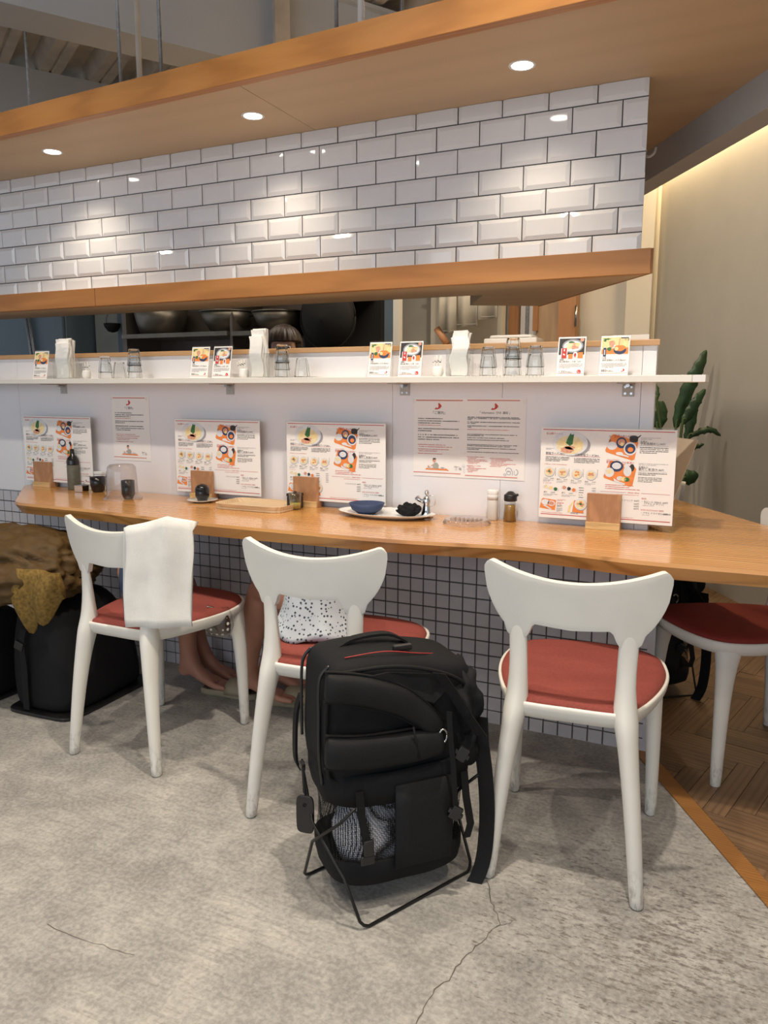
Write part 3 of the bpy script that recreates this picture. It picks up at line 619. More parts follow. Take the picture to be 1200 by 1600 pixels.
# ------------------------------------------------------------------ printed sheets
_txt = {}
def text_polys(body):
    if body not in _txt:
        c = bpy.data.curves.new('t', 'FONT'); c.body = body; c.resolution_u = 2; c.size = 1.0
        o = bpy.data.objects.new('t', c); COL.objects.link(o)
        dg = bpy.context.evaluated_depsgraph_get(); me = bpy.data.meshes.new_from_object(o.evaluated_get(dg))
        _txt[body] = ([(v.co.x, v.co.y) for v in me.vertices], [list(p.vertices) for p in me.polygons])
        bpy.data.objects.remove(o); bpy.data.curves.remove(c); bpy.data.meshes.remove(me)
    return _txt[body]
class Sheet:
    """flat print: u to the right, v downwards, both as fractions of the sheet (w x h metres); layers lifted 0.15 mm"""
    def __init__(s, w, h): s.w, s.h, s.k, s.mats = w, h, MB(), []
    def P(s, u, v, l): return (u*s.w, -0.0003-0.00015*l, (1-v)*s.h)
    def m(s, name):
        mt = M[name]
        if mt not in s.mats: s.mats.append(mt)
        s.k.mi = s.mats.index(mt)
    def poly(s, pts, mt, l=1): s.m(mt); s.k.poly([s.P(u, v, l) for u, v in pts])
    def rect(s, u0, v0, u1, v1, mt, l=1): s.poly([(u0, v0), (u1, v0), (u1, v1), (u0, v1)], mt, l)
    def ell(s, cu, cv, ru, rv, mt, l=1, n=20, wob=0.0):
        s.poly([(cu+ru*(1+wob*math.sin(5*t+cu*40))*math.cos(t), cv+rv*(1+wob*math.sin(3*t+cv*50))*math.sin(t)) for t in [2*PI*i/n for i in range(n)]], mt, l)
    def arc(s, cu, cv, ru, rv, mt, a0, a1, th=0.004, l=1, n=10):
        for i in range(n):
            a, b = a0+(a1-a0)*i/n, a0+(a1-a0)*(i+1)/n
            s.poly([(cu+ru*math.cos(a), cv+rv*math.sin(a)), (cu+ru*math.cos(b), cv+rv*math.sin(b)), (cu+(ru-th)*math.cos(b), cv+(rv-th*s.w/s.h)*math.sin(b)), (cu+(ru-th)*math.cos(a), cv+(rv-th*s.w/s.h)*math.sin(a))], mt, l)
    def text(s, body, u, v, size, mt, l=2, align='l'):
        """size = cap height in metres; v is the baseline"""
        V_, F_ = text_polys(body); 
        if not V_: return
        x1 = max(p[0] for p in V_); off = {'l': 0, 'c': -x1/2, 'r': -x1}[align]; s.m(mt)
        k = size/0.72; vs = [s.k.bm.verts.new((u*s.w+(x+off)*k, -0.0003-0.00015*l, (1-v)*s.h+y*k)) for x, y in V_]
        for f in F_: s.k.face([vs[i] for i in f])
    def lines(s, u0, v0, u1, rows, dv, hh, mt, last=0.6, l=1, rnd=None):
        """rows of print too small to read: broken strokes"""
        R = random.Random(int(u0*977+v0*7919))
        for r in range(rows):
            end = u1 if r < rows-1 else u0+(u1-u0)*last; u = u0; v = v0+r*dv
            while u < end:
                wd_ = R.uniform(0.35, 1.0)*hh*s.h/s.w*1.1; jj = R.uniform(-.15, .25)*hh
                s.rect(u, v+max(0, jj), min(end, u+wd_), v+hh-abs(jj)*R.random(), mt, l); u += wd_ + R.uniform(0.10, 0.4)*hh*s.h/s.w
                if R.random() < 0.06: u += hh*s.h/s.w
    def fish(s, cu, cv, sz, mt='red', l=2):
        base = [(0, .93), (.09, .80), (.17, .82), (.21, .62), (.33, .80), (.50, .72), (.56, .45), (.50, .10), (.60, 0), (.76, .10), (.93, .34), (1, .50), (.88, .68), (.70, .86), (.46, .97), (.2, 1.0)]
        a = sz; pts = [(cu+(x-.5)*a/s.w, cv+(y-.5)*a*0.85/s.h) for x, y in base]; s.poly(pts, mt, l)
    def build(s, name, parent): 
        return s.k.build(name, s.mats, parent)
def backing(w, h, th, mt, parent, name='sheet'):
    k = MB(); k.box((0, 0, 0), (w, th, h)); return k.build(name, mt, parent)

def bowl_pic(s, cu, cv, ru, kind=0, l=1):
    r = s.w/s.h; s.ell(cu+ru*0.04, cv+ru*r*0.08, ru*1.02, ru*r, 'grey', l); s.ell(cu, cv, ru, ru*r*0.96, 'bowlp', l+1); s.ell(cu, cv+ru*r*.04, ru*0.8, ru*r*0.76, 'soup', l+2)
    for i in range(5):
        a = i*2.4+kind; s.ell(cu+ru*.35*math.cos(a), cv+ru*r*.32*math.sin(a), ru*.25, ru*r*.18, ('meat', 'yellow', 'orange', 'meat')[(i+kind) % 4], l+3, 8, .15)
    s.ell(cu, cv-ru*r*.05, ru*.24, ru*r*.2, ('green', 'meat', 'yellow', 'meat')[kind % 4], l+4, 8, .2)
def tray_pic(s, cu, cv, w, kind=0):
    h = w*s.w/s.h*0.62
    s.poly([(cu-w*.34, cv-h*.62), (cu-w*.28, cv-h*.7), (cu+w*.5, cv-h*.38), (cu+w*.54, cv-h*.28), (cu+w*.44, cv+h*.62), (cu+w*.36, cv+h*.68), (cu-w*.48, cv+h*.28), (cu-w*.52, cv+h*.18)], 'orange', 1)
    e = lambda x, y, a, b, m_, l: s.ell(cu+w*x, cv+h*y, w*a, h*b, m_, l, 16)
    if kind == 0:
        e(-.30, -.08, .17, .22, 'bowlp', 2); e(.0, -.25, .17, .30, 'navy', 2); e(.0, -.28, .12, .18, 'meat', 3); e(.02, -.18, .06, .1, 'yellow', 4); e(.29, .05, .21, .36, 'bowlp', 3); e(.29, .05, .17, .27, 'navy', 4); e(.30, .10, .09, .13, 'orange', 5); e(-.05, .33, .12, .09, 'bowlp', 3)
        s.poly([(cu+w*.0, cv+h*.33), (cu+w*.26, cv+h*.45), (cu+w*.25, cv+h*.52), (cu-w*.04, cv+h*.42)], 'bowlp', 3)
    else:
        e(-.10, -.40, .22, .30, 'navy', 2); e(-.10, -.42, .15, .18, 'bowlp', 3); e(-.33, -.05, .16, .26, 'bowlp', 3); e(-.33, -.10, .11, .13, 'soup', 4); e(.26, -.15, .13, .28, 'bowlp', 3); e(.22, -.42, .08, .14, 'bowlp', 4); e(.40, -.35, .08, .2, 'ink', 2); e(.02, .25, .1, .12, 'bowlp', 3); e(.13, .28, .1, .12, 'yellow', 4); e(.25, .3, .09, .12, 'green', 4)
        s.poly([(cu-w*.18, cv+h*.25), (cu-w*.05, cv+h*.38), (cu+w*.2, cv+h*.52), (cu+w*.18, cv+h*.6), (cu-w*.16, cv+h*.42)], 'bowlp', 3)

def menu_print(w, h):
    s = Sheet(w, h)
    U = lambda x: (x-40)/1095.0
    Vv = lambda y, x=600: (y-(34+(x-40)*0.035))/752.0
    s.rect(.015, .018, .985, .026, 'red'); s.rect(.015, .958, .985, .966, 'red')
    s.text('松山鯛ラーメン', .04, .075, .0055, 'red')
    # large ramen bowl
    r = w/h; cu, cv, ru = .225, .165, .137
    s.ell(cu+.02, cv+.02, ru*1.0, .125, 'grey', 1, 28); s.ell(cu, cv, ru, .135, 'bowlp', 2, 32); s.ell(cu, cv+.02, ru*.78, .10, 'soup', 3, 28)
    s.ell(cu-.05, cv+.0, .035, .03, 'yellow', 4, 12, .2); s.ell(cu+.06, cv+.01, .04, .035, 'yellow', 4, 12, .2); s.ell(cu-.02, cv+.075, .05, .036, 'meat', 5, 14, .12); s.ell(cu+.0, cv+.05, .04, .02, 'meat', 5, 12, .15)
    s.poly([(cu-.03, cv-.0), (cu-.02, cv-.045), (cu-.004, cv-.09), (cu+.004, cv-.11), (cu+.012, cv-.09), (cu+.03, cv-.10), (cu+.026, cv-.05), (cu+.022, cv+.01), (cu+.0, cv+.03)], 'green', 6)
    for a_, b_ in ((.40, .09), (.43, .11), (.07, .19)): 
        for q in (.03, .02): s.arc(a_, b_, q, q*r, 'bowlp', PI, 2*PI, .002)
    s.lines(.04, .225, .11, 2, .012, .006, 'grey'); s.lines(.27, .235, .38, 2, .012, .006, 'grey')
    s.text('鯛塩ラーメン', .04, .292, .0062, 'ink'); s.text('980円', .155, .292, .004, 'ink'); s.rect(.04, .297, .20, .300, 'red')
    s.text('宇和島塩ラーメン', .265, .300, .0062, 'ink'); s.text('980円', .415, .300, .004, 'ink'); s.rect(.265, .305, .46, .308, 'red')
    s.lines(.04, .318, .225, 4, .0145, .008, 'ink'); s.lines(.262, .325, .455, 4, .0145, .008, 'ink', .8)
    s.text('ごはん', .03, .408, .004, 'red'); s.lines(.07, .400, .30, 1, .01, .007, 'pinkred')
    for i, u in enumerate((.072, .178, .287, .395)):
        bowl_pic(s, u, .485+.006*i, .041, i); s.lines(u+.047, .445, u+.052, 8, .011, .007, 'ink', 1); s.text(('ごはん', '鯛めし', '温玉', '鯛茶')[i], u-.045, .568+.006*i, .004, 'ink'); s.text('350円', u+.008, .568+.006*i, .0036, 'ink'); s.lines(u-.045, .578+.006*i, u+.035, 2, .012, .006, 'grey')
    s.text('トッピング', .025, .620, .004, 'red')
    for cu2, ms in ((.093, ('soup', 'yellow', 'green')), (.235, ('meat', 'ink', 'orange'))):
        s.poly([(cu2-.063, .640), (cu2+.064, .672), (cu2+.058, .706), (cu2-.066, .670)], 'bowlp', 1)
        for j, mm_ in enumerate(ms): s.ell(cu2-.04+.037*j, .655+.011*j, .015, .021, mm_, 2, 10, .1)
        s.text('盛り', cu2-.06, .722, .0045, 'ink'); s.text('250円', cu2-.005, .724, .004, 'ink'); s.lines(cu2-.06, .735, cu2+.05, 2, .013, .007, 'grey')
    for j in range(5): s.lines(.308, .645+.026*j, .37, 1, .01, .009, 'ink'); s.text('100円', .405, .654+.026*j, .0036, 'ink')
    s.poly([(.02, .80), (.03, .785), (.135, .80), (.128, .915), (.005, .895)], 'orange', 1); s.ell(.05, .828, .032, .032, 'bowlp', 2); s.ell(.098, .838, .03, .03, 'bowlp', 2); s.ell(.098, .838, .023, .021, 'meat', 3); s.poly([(.03, .865), (.05, .86), (.105, .905), (.09, .908)], 'bowlp', 2)
    s.lines(.142, .79, .21, 2, .013, .007, 'pinkred'); s.lines(.142, .825, .195, 2, .015, .009, 'red'); s.text('880円', .142, .872, .005, 'ink'); s.lines(.14, .885, .185, 4, .012, .007, 'grey')
    s.poly([(.225, .93), (.235, .86), (.27, .80), (.275, .80), (.25, .87), (.245, .93)], 'yellow', 1); s.poly([(.262, .92), (.275, .79), (.35, .79), (.35, .93)], 'orange', 1); bowl_pic(s, .325, .83, .047, 0, 2); s.lines(.25, .925, .35, 2, .011, .006, 'ink')
    # right half
    for j, t_ in enumerate('うま'): s.text(t_, .512, .145-.045+.04*j, .0075, 'ink')
    s.lines(.555, .058, .62, 1, .01, .006, 'pinkred'); s.text('愛媛の郷土料理', .555, .088, .0058, 'red')
    s.ell(.698, .085, .032, .022, 'grey', 2); s.poly([(.666, .085), (.73, .085), (.727, .125), (.715, .138), (.682, .138), (.669, .125)], 'ink', 2); s.ell(.698, .086, .029, .018, 'ink', 3); s.poly([(.725, .08), (.745, .058), (.75, .064), (.728, .095)], 'ink', 2)
    tray_pic(s, .61, .195, .225, 0)
    s.lines(.745, .085, .89, 2, .014, .006, 'grey'); s.text('丸寿の', .745, .135, .005, 'ink'); s.text('宇和島鯛めし', .745, .16, .0066, 'ink'); s.text('1,380円', .87, .157, .0048, 'ink'); s.rect(.745, .168, .945, .170, 'grey'); s.lines(.745, .185, .945, 4, .018, .009, 'ink')
    s.lines(.505, .325, .60, 2, .012, .006, 'pinkred'); s.text('愛媛の鯛だしでお茶漬け', .505, .365, .0055, 'red'); tray_pic(s, .605, .475, .225, 1)
    s.lines(.742, .355, .95, 2, .014, .006, 'grey'); s.text('炙鯛丸の', .742, .405, .005, 'ink'); s.text('鯛だし茶漬け', .742, .43, .0066, 'ink'); s.text('1,380円', .87, .427, .0048, 'ink'); s.rect(.742, .438, .945, .440, 'grey'); s.lines(.742, .453, .945, 2, .017, .009, 'ink'); s.lines(.742, .50, .91, 4, .015, .007, 'ink')
    s.lines(.505, .595, .85, 1, .01, .008, 'red'); s.lines(.505, .615, .80, 1, .01, .008, 'red'); s.lines(.505, .635, .93, 1, .01, .008, 'red')
    s.rect(.47, .672, .66, .675, 'red'); s.rect(.77, .672, .975, .675, 'red'); s.text('DRINK MENU', .715, .68, .0042, 'red', align='c'); s.lines(.59, .694, .86, 1, .01, .006, 'pinkred')
    s.text('ソフトドリンク', .60, .765, .0048, 'ink'); s.text('400円', .72, .765, .0045, 'ink')
    for j in range(3): s.text('400円', .72, .798+.026*j, .0045, 'ink')
    s.text('BEER', .775, .735, .0048, 'red'); s.text('・生ビール (350ml)', .775, .768, .005, 'ink'); s.text('（アサヒ or キリン）', .785, .788, .005, 'ink'); s.text('600円', .925, .768, .0045, 'ink'); s.lines(.785, .797, .92, 1, .01, .006, 'grey')
    s.text('NON ALCOHOLIC BEER', .772, .855, .0045, 'red'); s.text('・アサヒ ドライゼロ (350ml)', .772, .888, .005, 'ink'); s.text('450円', .93, .888, .0045, 'ink'); s.lines(.785, .898, .87, 1, .01, .006, 'grey')
    s.lines(.02, .940, .30, 1, .01, .006, 'pinkred'); s.lines(.45, .940, .90, 1, .01, .006, 'pinkred')
    return s
def make_menu():
    t = thing('menu_card', 'x', 'menu', (0, 0, 0), group='laminated photo menus on the table')
    w, h = .41, .29; backing(w, h, .0012, M['paper'], t, 'sheet'); menu_print(w, h).build('print', t)
    k = MB(); k.box((-.005, .0013, -.005), (w+.005, .0016, h+.005)); k.build('laminate', M['acryl'], t)
    return t
def make_stand(label):
    t = thing('menu_stand', label, 'menu stand', group='wooden menu stands')
    k = MB(); k.box((-.052, 0, .0), (.052, .013, .112)); k.box((-.052, .020, 0), (.052, .040, .06)); k.box((-.052, .013, 0), (.052, .020, .022)); k.build('block', M['standw'], t, bevel=.001)
    k = MB(); k.box((-.0525, -.009, 0), (.0525, -.0003, .022)); k.build('lip', M['standl'], t, bevel=.001)
    return t
ZTT = 0.735
menu0 = make_menu(); stand0 = make_stand('cherry wood menu stand holding the right front menu')
spots = [(-.625, -.032, -.417, -.058, 'laminated photo menu upright in stand near the right counter end', 'cherry wood menu stand with grained face, at the right counter end'),
         (-1.588, -.032, -1.50, -.058, 'laminated photo menu left of the two sheet information notice', 'cherry wood menu stand behind the black block and small glass'),
         (-2.118, -.032, -1.98, -.058, 'laminated photo menu behind the small dark cup, left of centre', 'cherry wood menu stand behind the dark cup on the saucer'),
         (-2.985, -.032, -2.865, -.058, 'leftmost laminated photo menu behind the grey green bottle', 'leftmost cherry wood menu stand left of the grey green bottle')]
for i, (mx, my, sx, sy, ml, sl) in enumerate(spots):
    mo = menu0 if i == 0 else copy_tree(menu0); so = stand0 if i == 0 else copy_tree(stand0)
    mo.location = (mx, my-.0085, ZTT+.0235); mo['label'] = ml; so.location = (sx, sy, ZTT); so['label'] = sl
# second menu at the oblique counter end, slanted outwards
P0 = Vector((-.250, .06, ZTT+.004)); al = Vector((-.52, .853, 0)).normalized(); nrm = Vector((.853, .52, 0)).normalized()
upv = (nrm*math.sin(math.radians(20))+Vector((0, 0, math.cos(math.radians(20))))).normalized(); nn = al.cross(upv).normalized(); al2 = al
t = thing('menu_card', 'slanted second menu, sheet painted tan as if lit, facing the right table end', 'menu', P0, group=None)
t.matrix_world = Matrix(((-al2.x, -nn.x, upv.x, P0.x), (-al2.y, -nn.y, upv.y, P0.y), (-al2.z, -nn.z, upv.z, P0.z), (0, 0, 0, 1))) @ Matrix.Translation((-.41, 0, 0))
M['litpaper'] = plain('warm_lit_paper', (0.62, 0.50, 0.38), 0.6, 0.04, 8); M['tanp'] = plain('tan_print', (0.52, 0.36, 0.25), 0.6, 0.05)  # the sheet's tan is warm light painted into the paper colour
for mm_ in (1,):
    backing(.41, .29, .0012, M['litpaper'], t, 'sheet'); s = Sheet(.41, .29); s.rect(.6, .03, .985, .04, 'pinkred'); s.rect(.3, .955, .985, .963, 'pinkred')
    s.ell(.90, .30, .07, .2, 'tanp'); s.ell(.80, .22, .05, .13, 'tanp')
    for v in (.2, .4, .55, .7): s.lines(.55, v, .80, 2, .03, .010, 'grey')
    s.build('print', t)
st2 = copy_tree(stand0); st2['label'] = 'cherry wood stand holding the slanted second menu, behind the front menu'; q = P0 + al*.2 + Vector((-.02, -.012, 0)); st2.location = (q.x, q.y, ZTT); st2.rotation_euler = (0, 0, math.atan2(-al.y, -al.x))

# notices on the white panel
def poster(name, label, x0, z0, w, h, both=True):
    t = thing(name, label, 'notice', (x0, -.0016, z0), group=None)
    backing(w, h, .0012, M['paper'], t, 'sheet'); s = Sheet(w, h)
    f = 1.0 if both else 2.0
    X = lambda u: u*f
    s.rect(X(.02), .028, X(.45), .042, 'pinkred'); s.rect(X(.0), .948, X(.44), .958, 'pinkred')
    s.fish(X(.226), .108, .026); s.text('「ご案内」', X(.226), .205, .0085, 'ink', align='c')
    hh = .012
    for v, e in ((.258, .27), (.288, .42), (.315, .25)): s.lines(X(.04), v, X(e), 1, .02, hh, 'ink', 1)
    s.lines(X(.04), .343, X(.25), 1, .02, .010, 'pinkred', 1)
    for v, e in ((.387, .42), (.414, .17), (.463, .41), (.495, .42), (.523, .24)): s.lines(X(.04), v, X(e), 1, .02, hh, 'ink', 1)
    for v, a, e in ((.592, .04, .30), (.618, .05, .36), (.650, .04, .33), (.673, .05, .22), (.706, .04, .27)): s.lines(X(a), v, X(e), 1, .02, .009, 'red', 1)
    s.poly([(X(.11), .915), (X(.125), .895), (X(.31), .895), (X(.335), .92)], 'orange', 2)
    s.poly([(X(.185), .90), (X(.18), .85), (X(.20), .825), (X(.225), .825), (X(.24), .855), (X(.235), .90)], 'palegreen', 3); s.ell(X(.196), .795, X(.015), .026, 'meat', 4); s.poly([(X(.182), .79), (X(.185), .765), (X(.21), .765), (X(.213), .785), (X(.2), .778)], 'ink', 5); s.poly([(X(.185), .86), (X(.165), .87), (X(.165), .862), (X(.19), .84)], 'meat', 4)
    for q in (.15, .165, .26, .275, .29): s.ell(X(q), .888, X(.012), .012, 'bowlp', 3, 8)
    s.poly([(X(.138), .89), (X(.136), .86), (X(.148), .86), (X(.148), .89)], 'meat', 3)
    s.text('店長より', X(.38), .872, .0035, 'ink'); s.text('三 福', X(.385), .905, .008, 'grey')
    if both:
        s.rect(.49, .024, .945, .036, 'pinkred'); s.rect(.48, .962, .94, .972, 'pinkred'); s.fish(.73, .105, .026)
        s.text('「 Information  안내  通知 」', .725, .192, .0068, 'ink', align='c')
        for v, e in ((.232, .94), (.247, .95), (.263, .53), (.293, .95), (.309, .57), (.340, .945), (.356, .54)): s.lines(.495, v, e, 1, .02, .0105, 'ink', 1)
        s.lines(.495, .385, .86, 1, .02, .009, 'pinkred', 1)
        for v, e in ((.445, .93), (.460, .64), (.487, .82), (.513, .86), (.572, .93), (.588, .87), (.615, .92), (.632, .60), (.664, .945)): s.lines(.495, v, e, 1, .02, .0095, 'ink', 1)
        for j, e in enumerate((.65, .58, .67, .68, .61, .59)): s.lines(.495 if j % 3 == 0 else .505, .727+.0165*j, e, 1, .02, .008, 'red', 1)
        for j, e in enumerate((.62, .56, .67, .60, .59, .55)): s.lines(.495 if j % 3 == 0 else .505, .838+.0155*j, e, 1, .02, .008, 'red', 1)
        for j, e in enumerate((.88, .90, .84, .82, .93, .85, .80)): s.lines(.70 if j in (0, 4, 6) else .71, .735+.0165*j, e, 1, .02, .008, 'red', 1)
        M['bluep'] = M.get('bluep') or plain('blue_grey_print', (0.36, 0.41, 0.50), 0.6, 0.05)
        s.arc(.865, .88, .028, .035, 'bluep', PI*.9, PI*2.1, .006); s.arc(.865, .91, .02, .028, 'bluep', 0, 2*PI, .005); s.arc(.925, .90, .022, .04, 'bluep', -PI/2, PI*.6, .007); s.rect(.895, .885, .90, .94, 'bluep'); s.rect(.91, .88, .914, .93, 'bluep'); s.arc(.832, .935, .012, .015, 'bluep', 0, 2*PI, .004); s.rect(.855, .895, .875, .90, 'bluep')
        s.ell(.465, .845, .018, .02, 'bowlp', 1); s.poly([(.462, .86), (.475, .86), (.480, .94), (.465, .94)], 'bowlp', 1)
    s.build('print', t)
    k = MB()
    for u in ((.006, .985) if both else (.02, .96)): k.lathe([(.0001, .004), (.0055, .003), (.0065, 0)], 10, M=Matrix.Translation((u*w, -.0006, h*.955)) @ Matrix.Rotation(PI/2, 4, 'X'))
    k.build('clear_pin', M['acryl'], t, True)
    return t
poster('information_notice', 'two sheet information notice with red fish emblems on white panel', -1.087, .868, .400, .272)
poster('information_notice', 'single notice sheet with red fish emblem at left end of panel', -2.487, .868, .205, .272, False)

# ------------------------------------------------------------------ shelf things
ZS = 1.2092
def make_card(yellow, label):
    t = thing('price_card', label, 'card stand', group='small dish cards on the shelf'); w, h = .084, .120
    backing(w, h, .0008, M['paper'], t, 'card'); s = Sheet(w, h)
    if yellow:
        s.rect(.04, .04, .96, .46, 'yellow'); s.poly([(.04, .34), (.96, .30), (.96, .46), (.04, .46)], 'orange', 2); s.rect(.04, .46, .96, .47, 'paper', 2)
        s.ell(.67, .36, .22, .11, 'navy', 3); s.ell(.67, .31, .20, .075, 'orange', 4, 16, .12); s.ell(.55, .33, .07, .05, 'yellow', 5, 10); s.ell(.38, .20, .10, .09, 'meat', 4, 12, .2); s.ell(.45, .27, .12, .04, 'bowlp', 3); s.ell(.3, .33, .08, .05, 'green', 3, 10, .2)
        s.rect(.10, .30, .20, .52, 'navy', 5); s.rect(.13, .27, .17, .30, 'bowlp', 5); s.rect(.135, .35, .165, .48, 'bowlp', 6)
        s.poly([(.63, .07), (.66, .07), (.64, .25), (.61, .25)], 'meat', 5); s.ell(.2, .08, .12, .02, 'green', 3, 10, .3); s.ell(.14, .12, .05, .03, 'green', 3, 8, .3)
        s.text('うま', .79, .13, .006, 'ink'); s.rect(.68, .045, .95, .07, 'navy', 3)
        s.text('丸寿', .08, .575, .0042, 'ink'); s.lines(.22, .565, .34, 1, .01, .008, 'grey'); s.text('宇和島鯛めしのたれ', .08, .632, .0046, 'ink'); s.text('（360ml）', .66, .632, .0038, 'ink')
        s.text('880', .07, .905, .0075, 'ink'); s.text('円(税込)', .25, .905, .0042, 'ink'); s.fish(.82, .865, .011)
    else:
        s.rect(.04, .04, .96, .46, 'ink'); s.ell(.53, .235, .38, .175, 'grey', 2, 24); s.ell(.53, .24, .33, .14, 'bowlp', 3, 24)
        for a_, b_, c_, d_, m_ in ((.45, .20, .14, .05, 'soup'), (.60, .27, .16, .05, 'meat'), (.40, .28, .12, .04, 'soup'), (.70, .20, .09, .05, 'yellow'), (.48, .14, .11, .025, 'green'), (.6, .18, .08, .03, 'meat')): s.ell(a_, b_, c_, d_, m_, 4, 12, .2)
        s.rect(.12, .29, .36, .55, 'bowlp', 5); s.rect(.15, .29, .33, .55, 'red', 6); s.rect(.22, .31, .26, .37, 'bowlp', 7); s.poly([(.2, .42), (.28, .45), (.27, .48), (.2, .46)], 'bowlp', 7)
        s.rect(.40, .44, .55, .56, 'orange', 6); s.rect(.74, .40, .92, .55, 'orange', 6); s.ell(.65, .46, .09, .075, 'bowlp', 6); s.ell(.64, .47, .04, .05, 'red', 7); s.ell(.86, .08, .07, .05, 'meat', 5)
        s.text('鯛屋', .09, .605, .0046, 'ink'); s.lines(.24, .595, .40, 1, .01, .008, 'grey'); s.text('松山鯛 鯛めしの素（2合）', .08, .655, .0044, 'ink')
        s.text('1,300', .07, .925, .0075, 'ink'); s.text('円(税込)', .35, .925, .0042, 'ink'); s.ell(.82, .895, .075, .052, 'red', 2, 18); s.arc(.82, .895, .045, .03, 'bowlp', PI*.2, PI*1.3, .012, 3)
    s.lines(.07, .69, .94, 4, .032, .017, 'grey', .5); s.rect(.03, .935, .97, .942, 'red')
    s.build('print', t)
    k = MB(); k.box((-.002, .0012, 0), (w+.002, .0028, h+.005)); k.box((-.002, .0028, 0), (w+.002, .035, .002)); k.build('acrylic_stand', M['acryl'], t)
    return t
cy_ = make_card(True, ''); cdk = make_card(False, '')
cards = [(cy_, -1.988, 'yellow dish card, left one of the pair before the kitchen hood'), (cdk, -1.884, 'dark dish card at 1,300 yen beside the tall napkin holder'), (cy_, -1.222, 'yellow dish card left of the dark one at shelf centre'), (cdk, -1.108, 'dark dish card at shelf centre, above the information notice'), (cdk, -.572, 'dark dish card just right of the stacked glasses'), (cy_, -.443, 'rightmost yellow dish card at the shelf end'), (cy_, -2.84, 'leftmost yellow dish card near the left frame edge')]
seen = set()
for src, x, lab in cards:
    o = src if src.name not in seen else copy_tree(src); seen.add(src.name)
    o.location = (x, -.095, ZS); o.rotation_euler = (math.radians(-11), 0, 0); o['label'] = lab

def make_tumbler():
    t = tag(link(bpy.data.objects.new('tumbler', None)), 'x', 'glass', 'upturned tumblers on the shelf')
    bpy.data.objects.remove(t); k = MB(); n = 10
    prof = [(.0275, 0), (.0283, .003), (.0262, .022), (.0232, .045), (.0200, .0635), (.0185, .066), (.0001, .066)]; inn = [(.0001, .060), (.0175, .060), (.0212, .043), (.0245, .020), (.0262, .0015), (.0275, 0)]
    k.lathe(prof+inn, n); return k.build('tumbler', M['tglass'], None, False)
tum = make_tumbler(); first = True
for x, nst, lab in ((-2.428, 2, 'in the left stack of two'), (-2.352, 1, 'standing alone between two stacks at left'), (-2.272, 3, 'in the tall left stack of three'), (-1.572, 3, 'in the stack of three before the cook'), (-1.490, 1, 'standing alone right of the stack before the cook'), (-.794, 2, 'in the stack right of the right napkin holder'), (-.713, 3, 'in the tallest stack on the wire mat'), (-.641, 2, 'in the stack left of the dark card at right')):
    for i in range(nst):
        o = tum if first else tum.copy()
        if not first: COL.objects.link(o)
        first = False; o.location = (x, -.085, ZS+(.0022 if x > -1.7 else 0)+.0252*i); o.rotation_euler = (0, 0, random.random())
        pos = '' if nst == 1 else (('bottom ', 'top ')[i] if nst == 2 else ('bottom ', 'middle ', 'top ')[i])
        tag(o, pos + 'clear glass tumbler, ' + lab, 'glass', 'upturned tumblers on the shelf')
for x0, x1, lab in ((-.850, -.600, 'wavy steel wire mat under the right glass stacks'), (-1.63, -1.40, 'steel wire mat under the glasses before the cook')):
    k = MB(); nW = int((x1-x0)/.011)
    for i in range(nW): x = x0+(x1-x0)*(i+.5)/nW; k.tube([(x, -.158, ZS+.001), (x+.006, -.03, ZS+.001)], .0009, 5)
    for y in (-.15, -.09, -.04): k.tube([(x0, y, ZS+.0011), (x1, y, ZS+.0011)], .0009, 5)
    tag(k.build('wire_mat', M['steel']), lab, 'mat')

def napkins(x, top, label, w=.078, lean=0.0, ragged=False):
    t = thing('napkin_holder', label, 'napkin holder', (x, -.085, ZS), group='clear napkin holders on the shelf')
    k = MB(); d = .028
    for lo, hi in (((-w/2, -d, 0), (w/2, -d+.002, .088)), ((-w/2, d-.002, 0), (w/2, d, .088)), ((-w/2, -d, 0), (-w/2+.002, d, .088)), ((w/2-.002, -d, 0), (w/2, d, .088)), ((-w/2, -d, 0), (w/2, d, .002))): k.box(lo, hi)
    k.build('acrylic_box', M['acryl'], t)
    H = top-ZS; R = random.Random(int(x*100))
    for i in range(6):
        f = i/5; yy = -.019+.038*f; hh = H*(R.uniform(.80, .9) if i < 2 else R.uniform(.93, 1.0)); wv = w*R.uniform(.62, .74); off = R.uniform(-.006, .006)
        k = MB(); rows_ = []
        for j in range(9):
            z = .003 + hh*j/8; sw = .004*math.sin(3*j/8*PI+i) + lean*(j/8)**2; yo = .003*math.sin(j*.9+i*2)*(j/8)
            fan = 1+ (.14*(j/8)**2 if ragged else .02*(j/8))
            rows_.append([Vector((-wv/2*fan+off+sw, yy-.0035+yo, z)), Vector((off+sw, yy-.0050+yo-(.004*math.sin(i+j) if ragged else 0), z)), Vector((wv/2*fan+off+sw, yy-.0035+yo, z+R.uniform(-.002, .002))), Vector((wv/2*fan+off+sw, yy+.0035+yo, z)), Vector((-wv/2*fan+off+sw, yy+.0035+yo, z))])
        k.rings(rows_); k.build('napkin', M['napkin'], t, bevel=.0008)
    return t
napkins(-2.648, 1.376, 'leftmost clear napkin holder with a ragged bunch of napkins', .095, 0.004, True)
napkins(-1.668, 1.388, 'clear napkin holder with tall folded napkins left of the cook', .076, -.006)
napkins(-.890, 1.352, 'clear napkin holder with folded napkins left of the right glass stacks', .076, .004)
